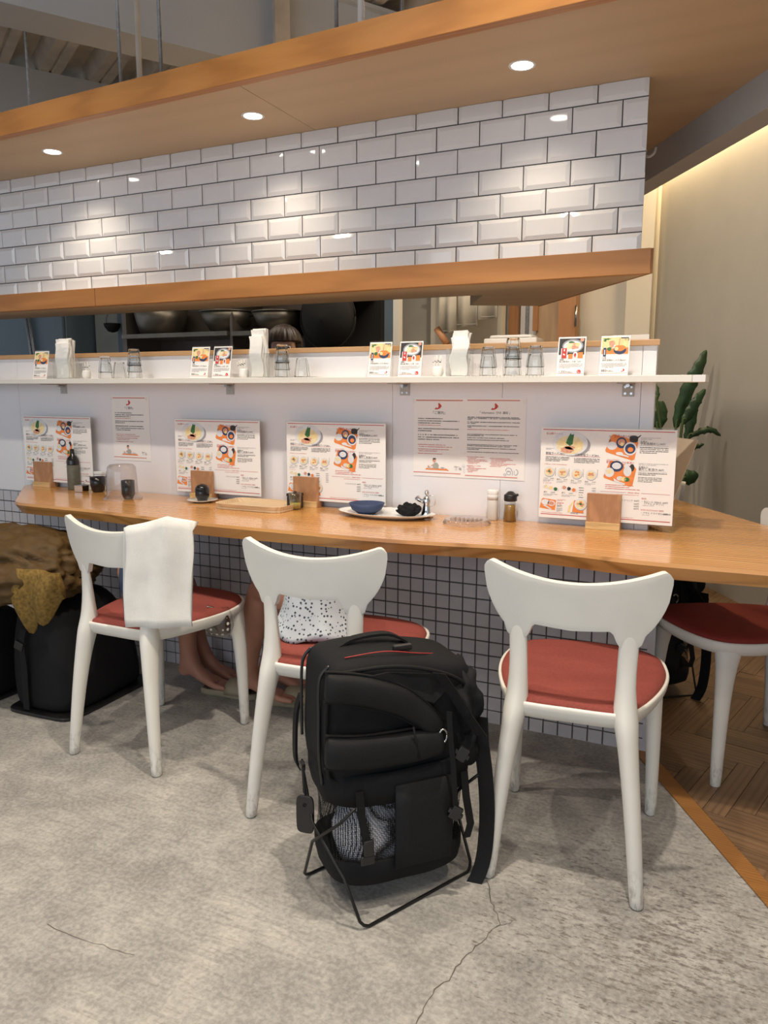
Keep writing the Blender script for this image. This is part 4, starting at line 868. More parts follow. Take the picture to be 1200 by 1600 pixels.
def picks(x, label, fan):
    t = thing('toothpick_jar', label, 'toothpick jar', (x, -.085, ZS), group='toothpick jars on the shelf')
    k = MB(); k.lathe([(.0001, 0), (.013, 0), (.0175, .008), (.0185, .018), (.0165, .029), (.0145, .034), (.0125, .034), (.014, .026), (.012, .006), (.0001, .006)], 20); k.build('jar', M['ceramic'], t, True)
    for i in range(7):
        a = (i-3)*.035+fan; b_ = (i % 3-1)*.08; d = Vector((math.sin(a), math.sin(b_), 1)).normalized(); s_ = Vector((.0028*(i-3), .004*(i % 3-1), .010)); e = s_ + d*(.052+.004*(i % 3))
        k = MB(); k.tube([s_, s_.lerp(e, .5), e], [.0026, .0028, .0028], 6, flat=.35); p = k.build('wrapped_pick', M['napkin'], t)
        k = MB(); c = s_.lerp(e, .72); k.tube([c-d*.0015, c+d*.0015], .0030, 6, flat=.5); k.build('printed_mark', M['ink'], p)
picks(-2.534, 'white toothpick jar beside the leftmost napkin holder', .05); picks(-1.741, 'white toothpick jar left of the tall middle napkins, picks leaning', -.25); picks(-.966, 'white toothpick jar left of the right napkin holder', -.05)

# ------------------------------------------------------------------ things on the table
t = thing('salt_shaker', 'white plastic seasoning bottle with white cap beside the soy sauce', 'bottle', (-.783, -.035, ZTT))
M['milky'] = plain('milky_plastic', (.66, .62, .57), .3, .03); k = MB(); k.rings([sup(0, 0, r, r*.85, z, 24, 3) for r, z in ((.0165, 0), (.018, .003), (.018, .066), (.0165, .070))]); k.build('bottle', M['milky'], t, True)
k = MB(); k.rings([sup(0, 0, r, r*.85, z, 24, 3) for r, z in ((.0185, .070), (.0185, .085), (.0180, .0855), (.0185, .087), (.0185, .099), (.0165, .102))]); k.build('cap', M['wplast'], t, True)
t = thing('soy_sauce_bottle', 'glass soy sauce bottle with amber sauce and black cap', 'bottle', (-.722, -.037, ZTT))
k = MB(); k.lathe([(.0001, 0), (.022, 0), (.0225, .004), (.0195, .045), (.0185, .060), (.0175, .072)], 24); k.build('glass_body', M['glass'], t, True)
k = MB(); k.lathe([(.0001, .003), (.0205, .003), (.018, .045), (.0172, .056), (.0001, .056)], 24); k.build('sauce', M['soy'], t, True)
k = MB(); k.lathe([(.0185, .068), (.0215, .070), (.0215, .088), (.018, .091), (.010, .099), (.006, .101), (.0001, .101)], 24); k.tube([(.012, 0, .086), (.026, 0, .091)], [.006, .004], 8); k.build('cap', M['blackp'], t, True)
t = thing('plastic_lid', 'clear shallow plastic lid lying upside down on the table', 'lid', (-.838, -.135, ZTT))
k = MB(); k.lathe([(.070, .001), (.078, 0), (.0785, .003), (.074, .013), (.070, .016), (.066, .0155), (.001, .014)], 40)
for i in range(7): k.tube(smoothcurve([(-.045+.015*i, -.03+.008*math.sin(i), .0155), (-.04+.015*i, 0, .018), (-.05+.015*i, .03, .0155)], 3), .003, 6)
k.build('lid', M['dish'], t, True)
t = thing('sauce_bottle', 'grey green sauce bottle with black neck at the left menu', 'bottle', (-2.668, -.062, ZTT))
k = MB(); k.lathe([(.0001, 0), (.025, 0), (.026, .004), (.026, .105), (.025, .108)], 24); k.build('body', M['olive'], t, True)
k = MB(); k.lathe([(.0258, .1075), (.0262, .125), (.022, .138), (.010, .150), (.0085, .176), (.0001, .177)], 24); k.build('neck', M['darkc'], t, True)
t = thing('condiment_pot', 'small square chrome condiment pot with spoon', 'condiment pot', (-2.578, -.105, ZTT))
k = MB(); k.rings([sup(0, 0, a, a, z, 20, 8) for a, z in ((.019, 0), (.022, .002), (.023, .028), (.020, .028), (.019, .01))]); k.build('pot', M['chrome'], t)
k = MB(); k.tube([(.0, 0, .020), (.012, .0, .036), (.030, 0, .052)], [.0035, .0022, .003], 8); k.build('spoon', M['chrome'], t, True)
t = thing('black_cup', 'glossy black ribbed cup beside the clear dome', 'cup', (-2.515, -.075, ZTT))
k = MB(); n = 28; k.rings([[Vector((r*(1+.02*(i % 2))*math.cos(2*PI*i/n), r*(1+.02*(i % 2))*math.sin(2*PI*i/n), z)) for i in range(n)] for r, z in ((.020, 0), (.026, .006), (.031, .035), (.032, .064), (.030, .064), (.024, .012))]); k.build('cup', M['darkc'], t, True)
t = thing('white_box', 'small white lidded box behind the chrome pot', 'box', (-2.585, -.024, ZTT)); k = MB(); k.box((-.05, -.012, 0), (.05, .014, .068)); k.build('box', M['wplast'], t, bevel=.002); k = MB(); k.box((-.053, -.014, .0685), (.053, .016, .080)); k.build('lid', M['wplast'], t, bevel=.002)
t = thing('clear_dome', 'tall clear ribbed plastic dome cover with flared foot', 'dome cover', (-2.262, -.195, ZTT))
k = MB(); k.lathe([(.074, 0), (.076, .004), (.066, .014), (.060, .020), (.057, .10), (.054, .128), (.045, .138), (.001, .142)], 28); k.build('cover', M['dish'], t, True)
k = MB(); k.lathe([(.0001, .002), (.018, .002), (.026, .02), (.026, .075), (.022, .075), (.015, .01)], 18, (.02, .01, 0)); k.build('dark_cup', M['darkc'], t, True)
def on_table(px, py): return at(px, py, 'z', ZTT)
p = on_table(322, 783); t = thing('saucer', 'white saucer under the small dark cup', 'saucer', (p.x, -.12, ZTT)); k = MB(); k.lathe([(.0001, 0), (.03, 0), (.058, .009), (.060, .011), (.030, .004), (.0001, .004)], 28); k.build('dish', M['ceramic'], t, True)
t = thing('dark_cup', 'small dark cup with lid on white saucer', 'cup', (p.x, -.12, ZTT+.0045)); k = MB(); k.lathe([(.0001, 0), (.018, 0), (.027, .02), (.028, .045), (.0265, .046), (.0275, .049), (.02, .060), (.006, .066), (.0001, .066)], 22); k.build('cup', M['darkc'], t, True)
M['palew'] = wood('pale_tray_wood', (.60, .42, .24), (.70, .52, .32), (.76, .58, .38), (3, 16, 16), .5)
a_, b_ = on_table(345, 792), on_table(455, 798); t = thing('wooden_tray', 'long pale wooden tray left of the oval plate', 'tray', ((a_.x+b_.x)/2, -.16, ZTT)); k = MB(); L_ = (b_.x-a_.x)/2
k.prism([(p.x, p.y) for p in sup(0, 0, L_, .085, 0, 28, 6)], 0, .008); k.build('base', M['palew'], t, bevel=.002)
k = MB(); k.rings([sup(0, 0, L_, .085, .008, 28, 6), sup(0, 0, L_*1.03, .089, .022, 28, 6), sup(0, 0, L_*1.01, .083, .022, 28, 6), sup(0, 0, L_*.97, .079, .008, 28, 6)], True, False); k.build('rim', M['palew'], t)
p = on_table(478, 792); t = thing('small_glass', 'small clear glass with yellow green tea', 'glass', (p.x, -.13, ZTT)); k = MB(); k.lathe([(.0001, 0), (.019, 0), (.024, .062), (.0225, .062), (.0175, .005), (.0001, .005)], 20); k.build('glass', M['glass'], t, True)
M['tea'] = plain('green_tea', (.45, .40, .08), .2); k = MB(); k.lathe([(.0001, .006), (.0172, .006), (.0195, .025), (.0001, .025)], 18); k.build('tea', M['tea'], t, True)
p = on_table(500, 783); t = thing('black_block', 'small black lidded condiment box beside the small glass', 'box', (p.x+.01, -.10, ZTT)); k = MB(); k.box((-.024, -.02, 0), (.024, .02, .044)); k.build('box', M['blackp'], t, bevel=.003); k = MB(); k.box((-.025, -.021, .0445), (.025, .021, .056)); k.lathe([(.006, .056), (.007, .062), (.0001, .064)], 10); k.build('lid', M['blackp'], t, bevel=.002)
# oval plate with black bowl, black lump of seaweed and a chrome cruet
t = thing('oval_plate', 'large white oval plate carrying the dark bowl', 'plate', (-1.135, -.125, ZTT)); k = MB(); k.rings([sup(0, 0, a, b_, z, 36, 2) for a, b_, z in ((.10, .055, 0), (.13, .07, .002), (.178, .098, .016), (.180, .100, .018), (.172, .094, .017), (.125, .066, .006), (.05, .03, .005))]); k.build('plate', M['ceramic'], t, True)
t = thing('dark_bowl', 'wide dark blue bowl on the oval plate', 'bowl', (-1.21, -.125, ZTT+.0065)); k = MB(); k.lathe([(.0001, 0), (.03, 0), (.052, .014), (.063, .036), (.060, .036), (.045, .014), (.0001, .008)], 28); k.build('bowl', M['navy'], t, True)
t = thing('black_napkin', 'crumpled black cloth on right end of the oval plate', 'napkin', (-1.055, -.115, ZTT+.0075)); k = MB(); bmesh.ops.create_icosphere(k.bm, subdivisions=4, radius=1.0)
for v in k.bm.verts: q = v.co.copy(); d = 1+.25*noise.noise(q*2.2)+.1*noise.noise(q*6); v.co = Vector((q.x*.042*d, q.y*.03*d, max(0.0, (q.z*.5+.42))*.045*d))
k.build('cloth', M['black'], t, True)
t = thing('chrome_cruet', 'small chrome cruet with ball knob and ring handle', 'cruet', (-1.005, -.075, ZTT)); k = MB(); k.lathe([(.0001, 0), (.022, 0), (.024, .004), (.018, .02), (.012, .045), (.016, .058), (.010, .070), (.005, .074), (.0001, .075)], 22); k.build('body', M['chrome'], t, True)
k = MB(); k.lathe([(.0001, .074), (.007, .078), (.009, .085), (.006, .092), (.0001, .094)], 16); k.build('knob', M['chrome'], t, True); k = MB(); k.tube([(.014+.017*math.cos(a), 0, .055+.020*math.sin(a)) for a in [2*PI*i/20 for i in range(21)]], .002, 6); k.build('handle', M['chrome'], t, True)
k = MB(); k.tube([(-.010, 0, .05), (-.028, 0, .058), (-.038, 0, .066)], [.006, .0085, .010], 10); k.build('spout', M['chrome'], t, True)

# ------------------------------------------------------------------ black backpack on its wire stand
BO = Vector((-.737, -.947, 0)); BA = math.radians(47.2); bex = Vector((math.cos(BA), math.sin(BA), 0)); bey = Vector((-bex.y, bex.x, 0))
def bl(p): d = Vector(p)-BO; return Vector((d.dot(bex), d.dot(bey), d.z))
def bp(px, py, off):
    """a point of the bag's face plane (local y = off) in bag coordinates"""
    d = FW + RT*((px-600)/FPX) + UPV*((800-py)/FPX); p0 = BO + bey*off; t = (p0-CAMP).dot(bey)/d.dot(bey); return bl(CAMP + d*t)
def bs_(px, py, off):
    d = FW + RT*((px-600)/FPX) + UPV*((800-py)/FPX); p0 = BO + bex*off; t = (p0-CAMP).dot(bex)/d.dot(bex); return bl(CAMP + d*t)
bag = thing('backpack', 'large black backpack standing on its wire frame between two chairs', 'backpack', BO, BA)
def wob(p, amp, f): return p + Vector((noise.noise(p*f+Vector((3, 1, 2))), noise.noise(p*f+Vector((7, 5, 9))), noise.noise(p*f+Vector((1, 8, 4)))*.5))*amp
k = MB(); rs = []
for z, a, b_ in ((.275, .150, .095), (.285, .170, .108), (.32, .180, .114), (.38, .184, .116), (.44, .184, .116), (.50, .184, .115), (.545, .182, .113), (.570, .174, .104), (.583, .158, .088), (.588, .12, .06), (.589, .05, .02)):
    r = sup(0, .012, a, b_, z, 64, 5.5)
    for p in r: p.z -= max(0, p.x+.02)*.20*max(0, (z-.42)/.17)
    rs.append([wob(p, .010, 9) for p in r])
k.rings(rs); k.build('main_body', M['black'], bag, True, sub=1)
# piping frame and zipper round the harness panel
def frame_pts():
    c = [(-.172, .562), (-.05, .572), (.05, .552), (.13, .515), (.165, .46), (.17, .40), (.15, .345), (.05, .322), (-.08, .312), (-.165, .318), (-.180, .36), (-.182, .47)]
    return [Vector((x, -.106 - .004*math.cos(x*9) + (.018 if abs(x) > .16 else 0), z)) for x, z in c]
fp = frame_pts(); k = MB(); k.tube(smoothcurve(fp+[fp[0]], 6), .0048, 8, False); k.build('piping', M['webb'], bag, True)
k = MB(); P = [Vector((x, -.112+(.02 if x > .1 else 0), z)) for x, z in ((-.15, .553), (-.05, .562), (.05, .545), (.11, .50), (.06, .475), (-.02, .515), (-.15, .53))]
k.rings([[p for p in P], [p+Vector((0, -.006, 0)) for p in P]]); k.build('mesh_back_panel', M['black2'], bag)
def pad(name, tops, bots, off, th, mat, seam=True):
    T = smoothcurve([bp(x, y, off) for x, y in tops], 5); Bq = smoothcurve([bp(x, y, off) for x, y in bots], 5); k = MB(); rs = []
    n = len(T)
    for i, (a, c) in enumerate(zip(T, Bq)):
        ends = min(1, (i+.6)/2.5, (n-i-.4)/2.5); tt = th*(.45+.55*ends); ring = []
        for f, dy in ((0, .0), (.03, -.55), (.15, -.9), (.4, -1.05), (.6, -1.05), (.85, -.9), (.97, -.55), (1, 0), (.6, .15), (.3, .15)):
            p = a.lerp(c, f); ring.append(wob(Vector((p.x, off+dy*tt, p.z)), .004, 14))
        rs.append(ring)
    k.rings(rs); o = k.build(name, mat, bag, True, sub=1)
    if seam:
        s_ = MB(); s_.tube([p+Vector((0, -.003, .001)) for p in T], .0036, 6); s_.tube([p+Vector((0, -.003, -.001)) for p in Bq], .0036, 6); s_.build('binding', M['webb'], o, True)
    return o
pad('shoulder_strap', [(507, 1050), (560, 1054), (610, 1064), (655, 1088), (695, 1128)], [(505, 1096), (545, 1100), (590, 1108), (630, 1122), (672, 1148)], -.112, .026, M['black2'])
pad('shoulder_strap', [(508, 1150), (560, 1150), (620, 1142), (665, 1134), (688, 1137)], [(506, 1200), (560, 1200), (620, 1192), (665, 1182), (692, 1172)], -.112, .030, M['black2'])
k = MB()
for a, c, w_ in (((646, 1136), (655, 1186), .003),): p, q = bp(*a, -.142), bp(*c, -.142); k.tube([p, q], .0025, 6)
k.build('strap_seam', M['webb'], bag, True)
k = MB(); q = bp(692, 1150, -.13); k.tube([q+Vector((.010*math.cos(a), 0, .016*math.sin(a))) for a in [2*PI*i/16 for i in range(17)]], .0028, 6); k.build('steel_ring', M['steel'], bag, True)
# basket: bottom tub, front panel, overhanging band, nets
def brow(z, a, b_, e=3.4, cy=.005): return [wob(p, .006, 11) for p in sup(0, cy, a, b_, z, 56, e)]
k = MB(); k.rings([brow(.052, .10, .07), brow(.050, .145, .10), brow(.062, .163, .116), brow(.09, .169, .121), brow(.118, .170, .122), brow(.122, .165, .118), brow(.075, .150, .105)], True, True); k.build('bottom_tub', M['black'], bag, True)
k = MB(); k.rings([brow(.262, .171, .120), brow(.258, .178, .127), brow(.29, .183, .128), brow(.325, .184, .125), brow(.33, .176, .117)], True, False); k.build('overhang_band', M['black'], bag, True)
k = MB(); rs = []
for z in (.10, .15, .20, .25, .30):
    q = -.006*math.sin((z-.1)/.2*PI); rs.append([Vector((x, -.124+q-.004*math.cos(x*8), z)) for x in (-.035, .0, .04, .075, .105)] + [Vector((x, -.118+q, z)) for x in (.105, .04, -.035)])
k.rings(rs); k.build('front_panel', M['black2'], bag, True)
k = MB(); k.rings([brow(.115, .167, .119), brow(.16, .163, .115), brow(.21, .164, .115), brow(.265, .170, .120)], True, False); k.build('net', M['mesh'], bag, True)
for x in (-.118, .138):
    k = MB(); k.strip([(x, -.119, .30), (x+.004, -.124, .24), (x+.016, -.126, .17), (x+.008, -.123, .135)], [(.009, 0, 0)]*4, (0, 1, 0), .0015); k.build('net_strap', M['webb'], bag)

k = MB(); k.box((-.112, -.134, .150), (-.088, -.122, .186)); k.box((-.118, -.132, .128), (-.086, -.123, .150)); k.build('side_buckle', M['blackp'], bag, bevel=.003)
# left side: webbing handle, zip, luggage tag
k = MB(); P = [bs_(470, 1085, -.188), bs_(463, 1110, -.196), bs_(461, 1150, -.198), bs_(462, 1185, -.192), bs_(468, 1200, -.186)]; k.strip(smoothcurve(P, 4), [Vector((0, .013, 0))]*17, (1, 0, 0), .003); k.build('side_handle', M['webb'], bag)
k = MB(); k.tube(smoothcurve([(-.165, -.06, .572), (-.186, -.055, .54), (-.190, -.06, .45), (-.190, -.06, .36), (-.184, -.06, .30)], 5), .004, 6); k.tube(smoothcurve([(-.165, .075, .572), (-.186, .08, .54), (-.190, .08, .45), (-.190, .08, .36)], 5), .004, 6); k.build('zip', M['blackp'], bag, True)
tp_ = bs_(477, 1272, -.205); k = MB(); c = tp_; k.rings([sup(0, 0, .022, .046, z, 28, 5) for z in (-.003, .003)])
for v in k.bm.verts: w_ = v.co.copy(); v.co = c + Vector((.76, -.64, 0))*w_.x + Vector((-.64, -.76, 0))*w_.z + Vector((0, 0, w_.y))
tg = k.build('luggage_tag', M['blackp'], bag, bevel=.001)
k = MB(); k.lathe([(.0001, 0), (.004, 0), (.004, .002)], 10, M=Matrix.Translation(c+Vector((-.0019, -.0023, .024))) @ Matrix.Rotation(math.radians(-40), 4, 'Z') @ Matrix.Rotation(PI/2, 4, 'X')); k.build('rivet', M['wire'], tg)
k = MB(); P = [bs_(473, 1188, -.192), bs_(474, 1205, -.200), bs_(476, 1240, -.203)]; k.strip(smoothcurve(P, 4), [Vector((0, .008, 0))]*9, (1, 0, 0), .002); k.build('tag_strap', M['webb'], bag)
k = MB(); q = bs_(473, 1196, -.196); k.box((q.x-.006, q.y-.012, q.z-.008), (q.x+.004, q.y+.012, q.z+.008)); k.build('strap_slider', M['blackp'], bag, bevel=.002)
# top: grab handle, zip pulls
k = MB(); k.strip(smoothcurve([(-.12, .02, .585), (-.08, .02, .601), (.0, .02, .603), (.05, .02, .578)], 4), [Vector((0, .012, 0))]*13, (0, 0, 1), .003); k.build('grab_handle', M['webb'], bag)
k = MB(); k.box((-.01, -.055, .583), (.035, -.040, .596)); k.build('toggle', M['blackp'], bag, bevel=.003)
k = MB(); k.tube(smoothcurve([(-.13, -.06, .586), (-.04, -.068, .592), (.05, -.06, .574), (.12, -.03, .555)], 5), .0014, 6); k.build('red_zip', M['redzip'], bag, True)
# right side: bunched fabric, compression straps, buckles, long hanging strap
k = MB(); bmesh.ops.create_icosphere(k.bm, subdivisions=4, radius=1.0)
for v in k.bm.verts:
    q = v.co.copy(); d = 1+.30*noise.noise(q*2.0)+.12*noise.noise(q*5); v.co = Vector((.150+q.x*.05*d, -.03+q.y*.10*d, .455+q.z*.085*d))
k.build('side_pocket', M['black'], bag, True)
k = MB(); bmesh.ops.create_icosphere(k.bm, subdivisions=4, radius=1.0)
for v in k.bm.verts:
    q = v.co.copy(); d = 1+.30*noise.noise(q*2.4+Vector((4, 4, 4))); v.co = Vector((.155+q.x*.042*d, -.03+q.y*.09*d, .345+q.z*.07*d))
k.build('side_pocket', M['black'], bag, True)
cv = Vector((.76, -.64, 0))
def web(name, pts, w_, off, vec=cv):
    k = MB(); P = smoothcurve([bp(x, y, off) for x, y in pts], 5); k.strip(P, [Vector(vec)*w_]*len(P), (-.64, -.76, 0), .0016); return k.build(name, M['webb'], bag)
web('webbing', [(686, 1052), (706, 1080), (728, 1115), (752, 1150)], .014, -.135)
web('webbing', [(702, 1112), (704, 1150), (708, 1195), (712, 1262)], .006, -.140)
web('hanging_strap', [(750, 1120), (752, 1160), (758, 1210), (761, 1270), (757, 1330), (748, 1365), (733, 1392)], .0185, -.105)
for x, y in ((733, 1092), (748, 1138)):
    q = bp(x, y, -.10); k = MB(); k.box((-.02, -.004, -.016), (.02, .004, .016), Matrix.Translation(q) @ Matrix.Rotation(-.6, 4, 'Z') @ Matrix.Rotation(.25, 4, 'Y')); k.build('webbing_tab', M['webb'], bag, bevel=.003)
for x, y in ((722, 1178), (712, 1270)):
    q = bp(x, y, -.142); k = MB(); k.box((-.012, -.006, -.016), (.012, .006, .016), Matrix.Translation(q) @ Matrix.Rotation(-.5, 4, 'Z') @ Matrix.Rotation(.5, 4, 'Y')); k.box((-.018, -.005, -.006), (.018, .005, .004), Matrix.Translation(q) @ Matrix.Rotation(-.5, 4, 'Z') @ Matrix.Rotation(.5, 4, 'Y')); k.build('buckle', M['blackp'], bag, bevel=.002)
# wire stand: two crossing frames
F_, R_, L_, K_ = (Vector(p) for p in ((-.128, -.166, .004), (.197, -.061, .004), (-.196, .062, .004), (.128, .166, .004)))
def rnd(pts): return smoothcurve(pts, 1)
k = MB()
def bend(a, c, e, r=.018):
    u, v = (a-c).normalized(), (e-c).normalized(); return [c+u*r, c+u*r*.35+v*r*.35, c+v*r]
topb = Vector((-.186, .088, .262)); topr = Vector((.186, .10, .25)); topf = Vector((-.186, -.105, .275)); topf2 = Vector((.190, -.095, .27))
W1 = Vector((-.160, -.136, .115)); W2 = Vector((-.196, -.02, .19)); W3 = Vector((-.200, -.03, .15)); W4 = Vector((-.165, -.128, .24)); topf = Vector((-.135, -.140, .275))
k.tube([topb, W2, W1] + bend(W1, F_, R_) + bend(F_, R_, topr) + [topr], .0038, 8); k.tube([topf, W4, W3] + bend(W3, L_, K_) + bend(L_, K_, topf2) + [topf2], .0038, 8); k.build('wire_stand', M['wire'], bag, True)
bag2 = copy_tree(bag); bag2['label'] = 'second black net backpack on the parquet behind the right chair'; bag2.location = (-.349, .57, .004); bag2.rotation_euler = (0, 0, math.radians(20))
# clothes seen through the net
def lump(name, label, cat, mat, loc, rz, rad, amp, f, flat=0.0, seed=0.0, lev=4, group=None, parent=None):
    k = MB(); bmesh.ops.create_icosphere(k.bm, subdivisions=lev, radius=1.0)
    for v in k.bm.verts:
        q = v.co.copy(); d = 1+amp*noise.noise(q*f+Vector((seed, seed*2, 1)))+amp*.5*noise.noise(q*f*2.3+Vector((seed, 3, seed)))
        v.co = Vector((q.x*rad[0]*d, q.y*rad[1]*d, max(-flat, q.z)*rad[2]*d+flat*rad[2]))
    o = k.build(name, mat, parent, True); o.location = loc; o.rotation_euler = (0, 0, rz)
    if label: tag(o, label, cat, group)
    return o
q = BO + bex*-.06 + bey*-.025; lump('shirt', 'blue and white striped clothing seen through the backpack net', 'clothing', M['stripe'], (q.x, q.y, .078), BA, (.088, .072, .105), .14, 2.2, .75, 2)
q = BO + bex*.09 + bey*-.025; lump('shirt', 'pale striped clothing at the right net of the backpack', 'clothing', M['stripe'], (q.x, q.y, .078), BA+.6, (.055, .062, .085), .14, 2.4, .8, 5)

# ------------------------------------------------------------------ bags, jacket and cloths about the left chairs
def duffel(label, cx, cy, a, b_, h, rz, lean):
    t = thing('black_bag', label, 'bag', (cx, cy, 0), rz); k = MB(); rs = []
    for f, s_ in ((0.03, .90), (.05, .97), (.2, 1.0), (.45, .97), (.7, .88), (.88, .74), (.97, .55), (1.0, .25)): rs.append([wob(p+Vector((lean*f, 0, 0)), .014, 7) for p in sup(0, 0, a*s_, b_*(s_*.9+.1), h*f, 40, 4)])
    k.rings(rs); k.build('body', M['black'], t, True, sub=1)
    k = MB(); k.prism([(p.x, p.y) for p in sup(0, 0, a*1.05, b_*1.05, 0, 36, 7)], 0.0, .013); k.build('base_plate', M['blackp'], t, bevel=.003)
    k = MB(); P = smoothcurve([(-.3*a, -b_*1.02, .02), (-.25*a, -b_*1.04, h*.4), (-.1*a+lean*.7, -b_*.95, h*.75), (.1*a+lean, -b_*.3, h*1.03)], 5); k.strip(P, [Vector((.014, 0, 0))]*len(P), (0, 1, 0), .002); k.build('strap', M['webb'], t)
    k = MB(); k.box((-.02, -.008, -.016), (.02, .008, .016), Matrix.Translation((-.2*a+lean*.5, -b_*1.03, h*.62)) @ Matrix.Rotation(.3, 4, 'Y')); k.build('buckle', M['blackp'], t, bevel=.003)
    return t
duffel('black bag on dark flat base on floor left of second chair', -2.285, -.43, .150, .225, .42, 0.05, -.05)
duffel('black bag lying under the leftmost chair with the brown jacket', -2.66, -.57, .135, .16, .34, 0.0, .02)
# quilted jacket thrown over the leftmost chair's seat
t = thing('jacket', 'brown quilted jacket with mustard boucle lining thrown over leftmost chair', 'jacket', (-2.44, -.545, .40)); k = MB(); bmesh.ops.create_icosphere(k.bm, subdivisions=5, radius=1.0)
for v in k.bm.verts:
    q = v.co.copy(); d = 1+.16*noise.noise(q*1.3)-.24*abs(noise.noise(Vector((q.x*2.6+q.y*1.4, q.y*6.5-q.x*3.0, q.z*2.5))))-.10*abs(noise.noise(q*5.5))+.10; z = q.z*.135*d
    v.co = Vector((q.x*.30*d, q.y*.245*d, max(z, -.10-.05*noise.noise(q*3))+.125))
k.build('shell', M['coat'], t, True)
k = MB(); rs = []
for i in range(15):
    f = i/14; x = .17+.20*f; drop = .17+.05*math.sin(f*5)+.03*math.sin(f*11); rs.append([Vector((x, -.150-.014*math.sin(f*9+j*.3)-.02*math.sin(j/7*PI)-.02*(1-abs(f-.5)), .16-j/8*drop)) for j in range(9)] + [Vector((x, -.135-.014*math.sin(f*9+j*.3)-.02*(1-abs(f-.5)), .16-j/8*drop)) for j in range(8, -1, -1)])
k.rings(rs); k.build('lining_flap', M['coat2'], t, True)
# white cloth over the corner of the second chair's backrest
t = thing('white_cloth', 'plain white cloth hanging over the back corner of a chair', 'cloth', (-1.755, -.595, 0)); k = MB(); rs = []
for i in range(25):
    f = i/24; x = .085+.175*f; yc = -.196+1.15*min(x, .21)**2+(max(0, x-.21)*.9); col = []
    top = .741+.038*(min(x, .2)/.2)**2+.014-(max(0, x-.2)*.3)
    N = 14
    for j in range(N): z = top-(top-.462)*j/(N-1); col.append(Vector((x+.006*math.sin(j*.5), yc-.024-.006*math.sin(f*11+j*.15)-.010*(j/N)+.012*(z-.69)/-.1*.0, z)))
    inner_ = [p+Vector((0, .004, 0)) for p in col[::-1]]
    rs.append(col+inner_[:-1]+[Vector((x, yc+.016, top-.002)), Vector((x, yc-.004, top+.004))])
k.rings(rs); k.build('cloth', M['wcloth'], t, True)
t = thing('polka_dot_pouch', 'small brown polka dot pouch in clear film at seat edge', 'pouch', (-1.575, -.50, .362)); t.rotation_euler = (0, 0, .35); k = MB(); rs = []
for z, a, b_ in ((0, .035, .012), (.01, .042, .02), (.04, .043, .024), (.07, .036, .016), (.082, .03, .006)): rs.append([wob(p, .006, 25) for p in sup(0, 0, a, b_, z, 24, 3)])
k.rings(rs); k.build('pouch', M['dots'], t, True)
k = MB(); k.rings([[wob(p, .008, 30) for p in sup(0, 0, a, b_, z, 24, 3)] for z, a, b_ in ((-.004, .04, .017), (.03, .049, .029), (.07, .042, .022), (.09, .034, .010))]); k.build('clear_film', M['acryl'], t, True)
k = MB(); k.tube(smoothcurve([(0, 0, .08), (-.012, -.01, .092), (-.03, -.02, .098)], 4), .004, 6); k.build('tie', M['chrome'], t, True)

# ------------------------------------------------------------------ people
def skin_body(name, verts, edges, mat, parent=None, sub=2, root=0):
    me = bpy.data.meshes.new(name); me.from_pydata([v[0] for v in verts], edges, []); me.materials.append(mat); o = link(bpy.data.objects.new(name, me), parent)
    sk = o.modifiers.new('skin', 'SKIN'); sk.use_smooth_shade = True; sv = me.skin_vertices[0].data
    for i, v in enumerate(verts): r = v[1]; sv[i].radius = r if isinstance(r, tuple) else (r, r); sv[i].use_root = (i == root)
    sb = o.modifiers.new('sub', 'SUBSURF'); sb.levels = sub; sb.render_levels = sub
    return o
def leg_verts(hip, knee, ankle, fdir, lift=0.0):
    """thigh, calf and foot with five toes; fdir = horizontal toe direction"""
    hip, knee, ankle, fd = Vector(hip), Vector(knee), Vector(ankle), Vector((fdir[0], fdir[1], 0)).normalized(); sd = Vector((-fd.y, fd.x, 0))
    V_ = [(hip, .070), (hip.lerp(knee, .5), .060), (knee, .050), (knee.lerp(ankle, .28), (.054, .052)), (knee.lerp(ankle, .65), .038), (ankle, .030)]
    E_ = [(i, i+1) for i in range(5)]
    heel = ankle - fd*.030 + Vector((0, 0, -.052)); mid = ankle + fd*.065 + Vector((0, 0, -.045)); ball = ankle + fd*.125 + Vector((0, 0, -.066))
    V_ += [(heel, .025), (mid, (.032, .026)), (ball, (.040, .016))]; E_ += [(5, 6), (5, 7), (7, 8)]
    for j, (o_, ln) in enumerate(((-.030, .055), (-.013, .058), (.001, .052), (.014, .045), (.026, .036))):
        b_ = ball + sd*o_*1.0 + fd*.010; i0 = len(V_); V_.append((b_, .0105 if j else .013)); V_.append((b_ + fd*ln*.6 + Vector((0, 0, -.001)), .0085 if j else .0115)); V_.append((b_ + fd*ln + Vector((0, 0, -.005)), .0065 if j else .009)); E_ += [(8, i0), (i0, i0+1), (i0+1, i0+2)]
    return [(tuple(v), r) for v, r in V_], E_
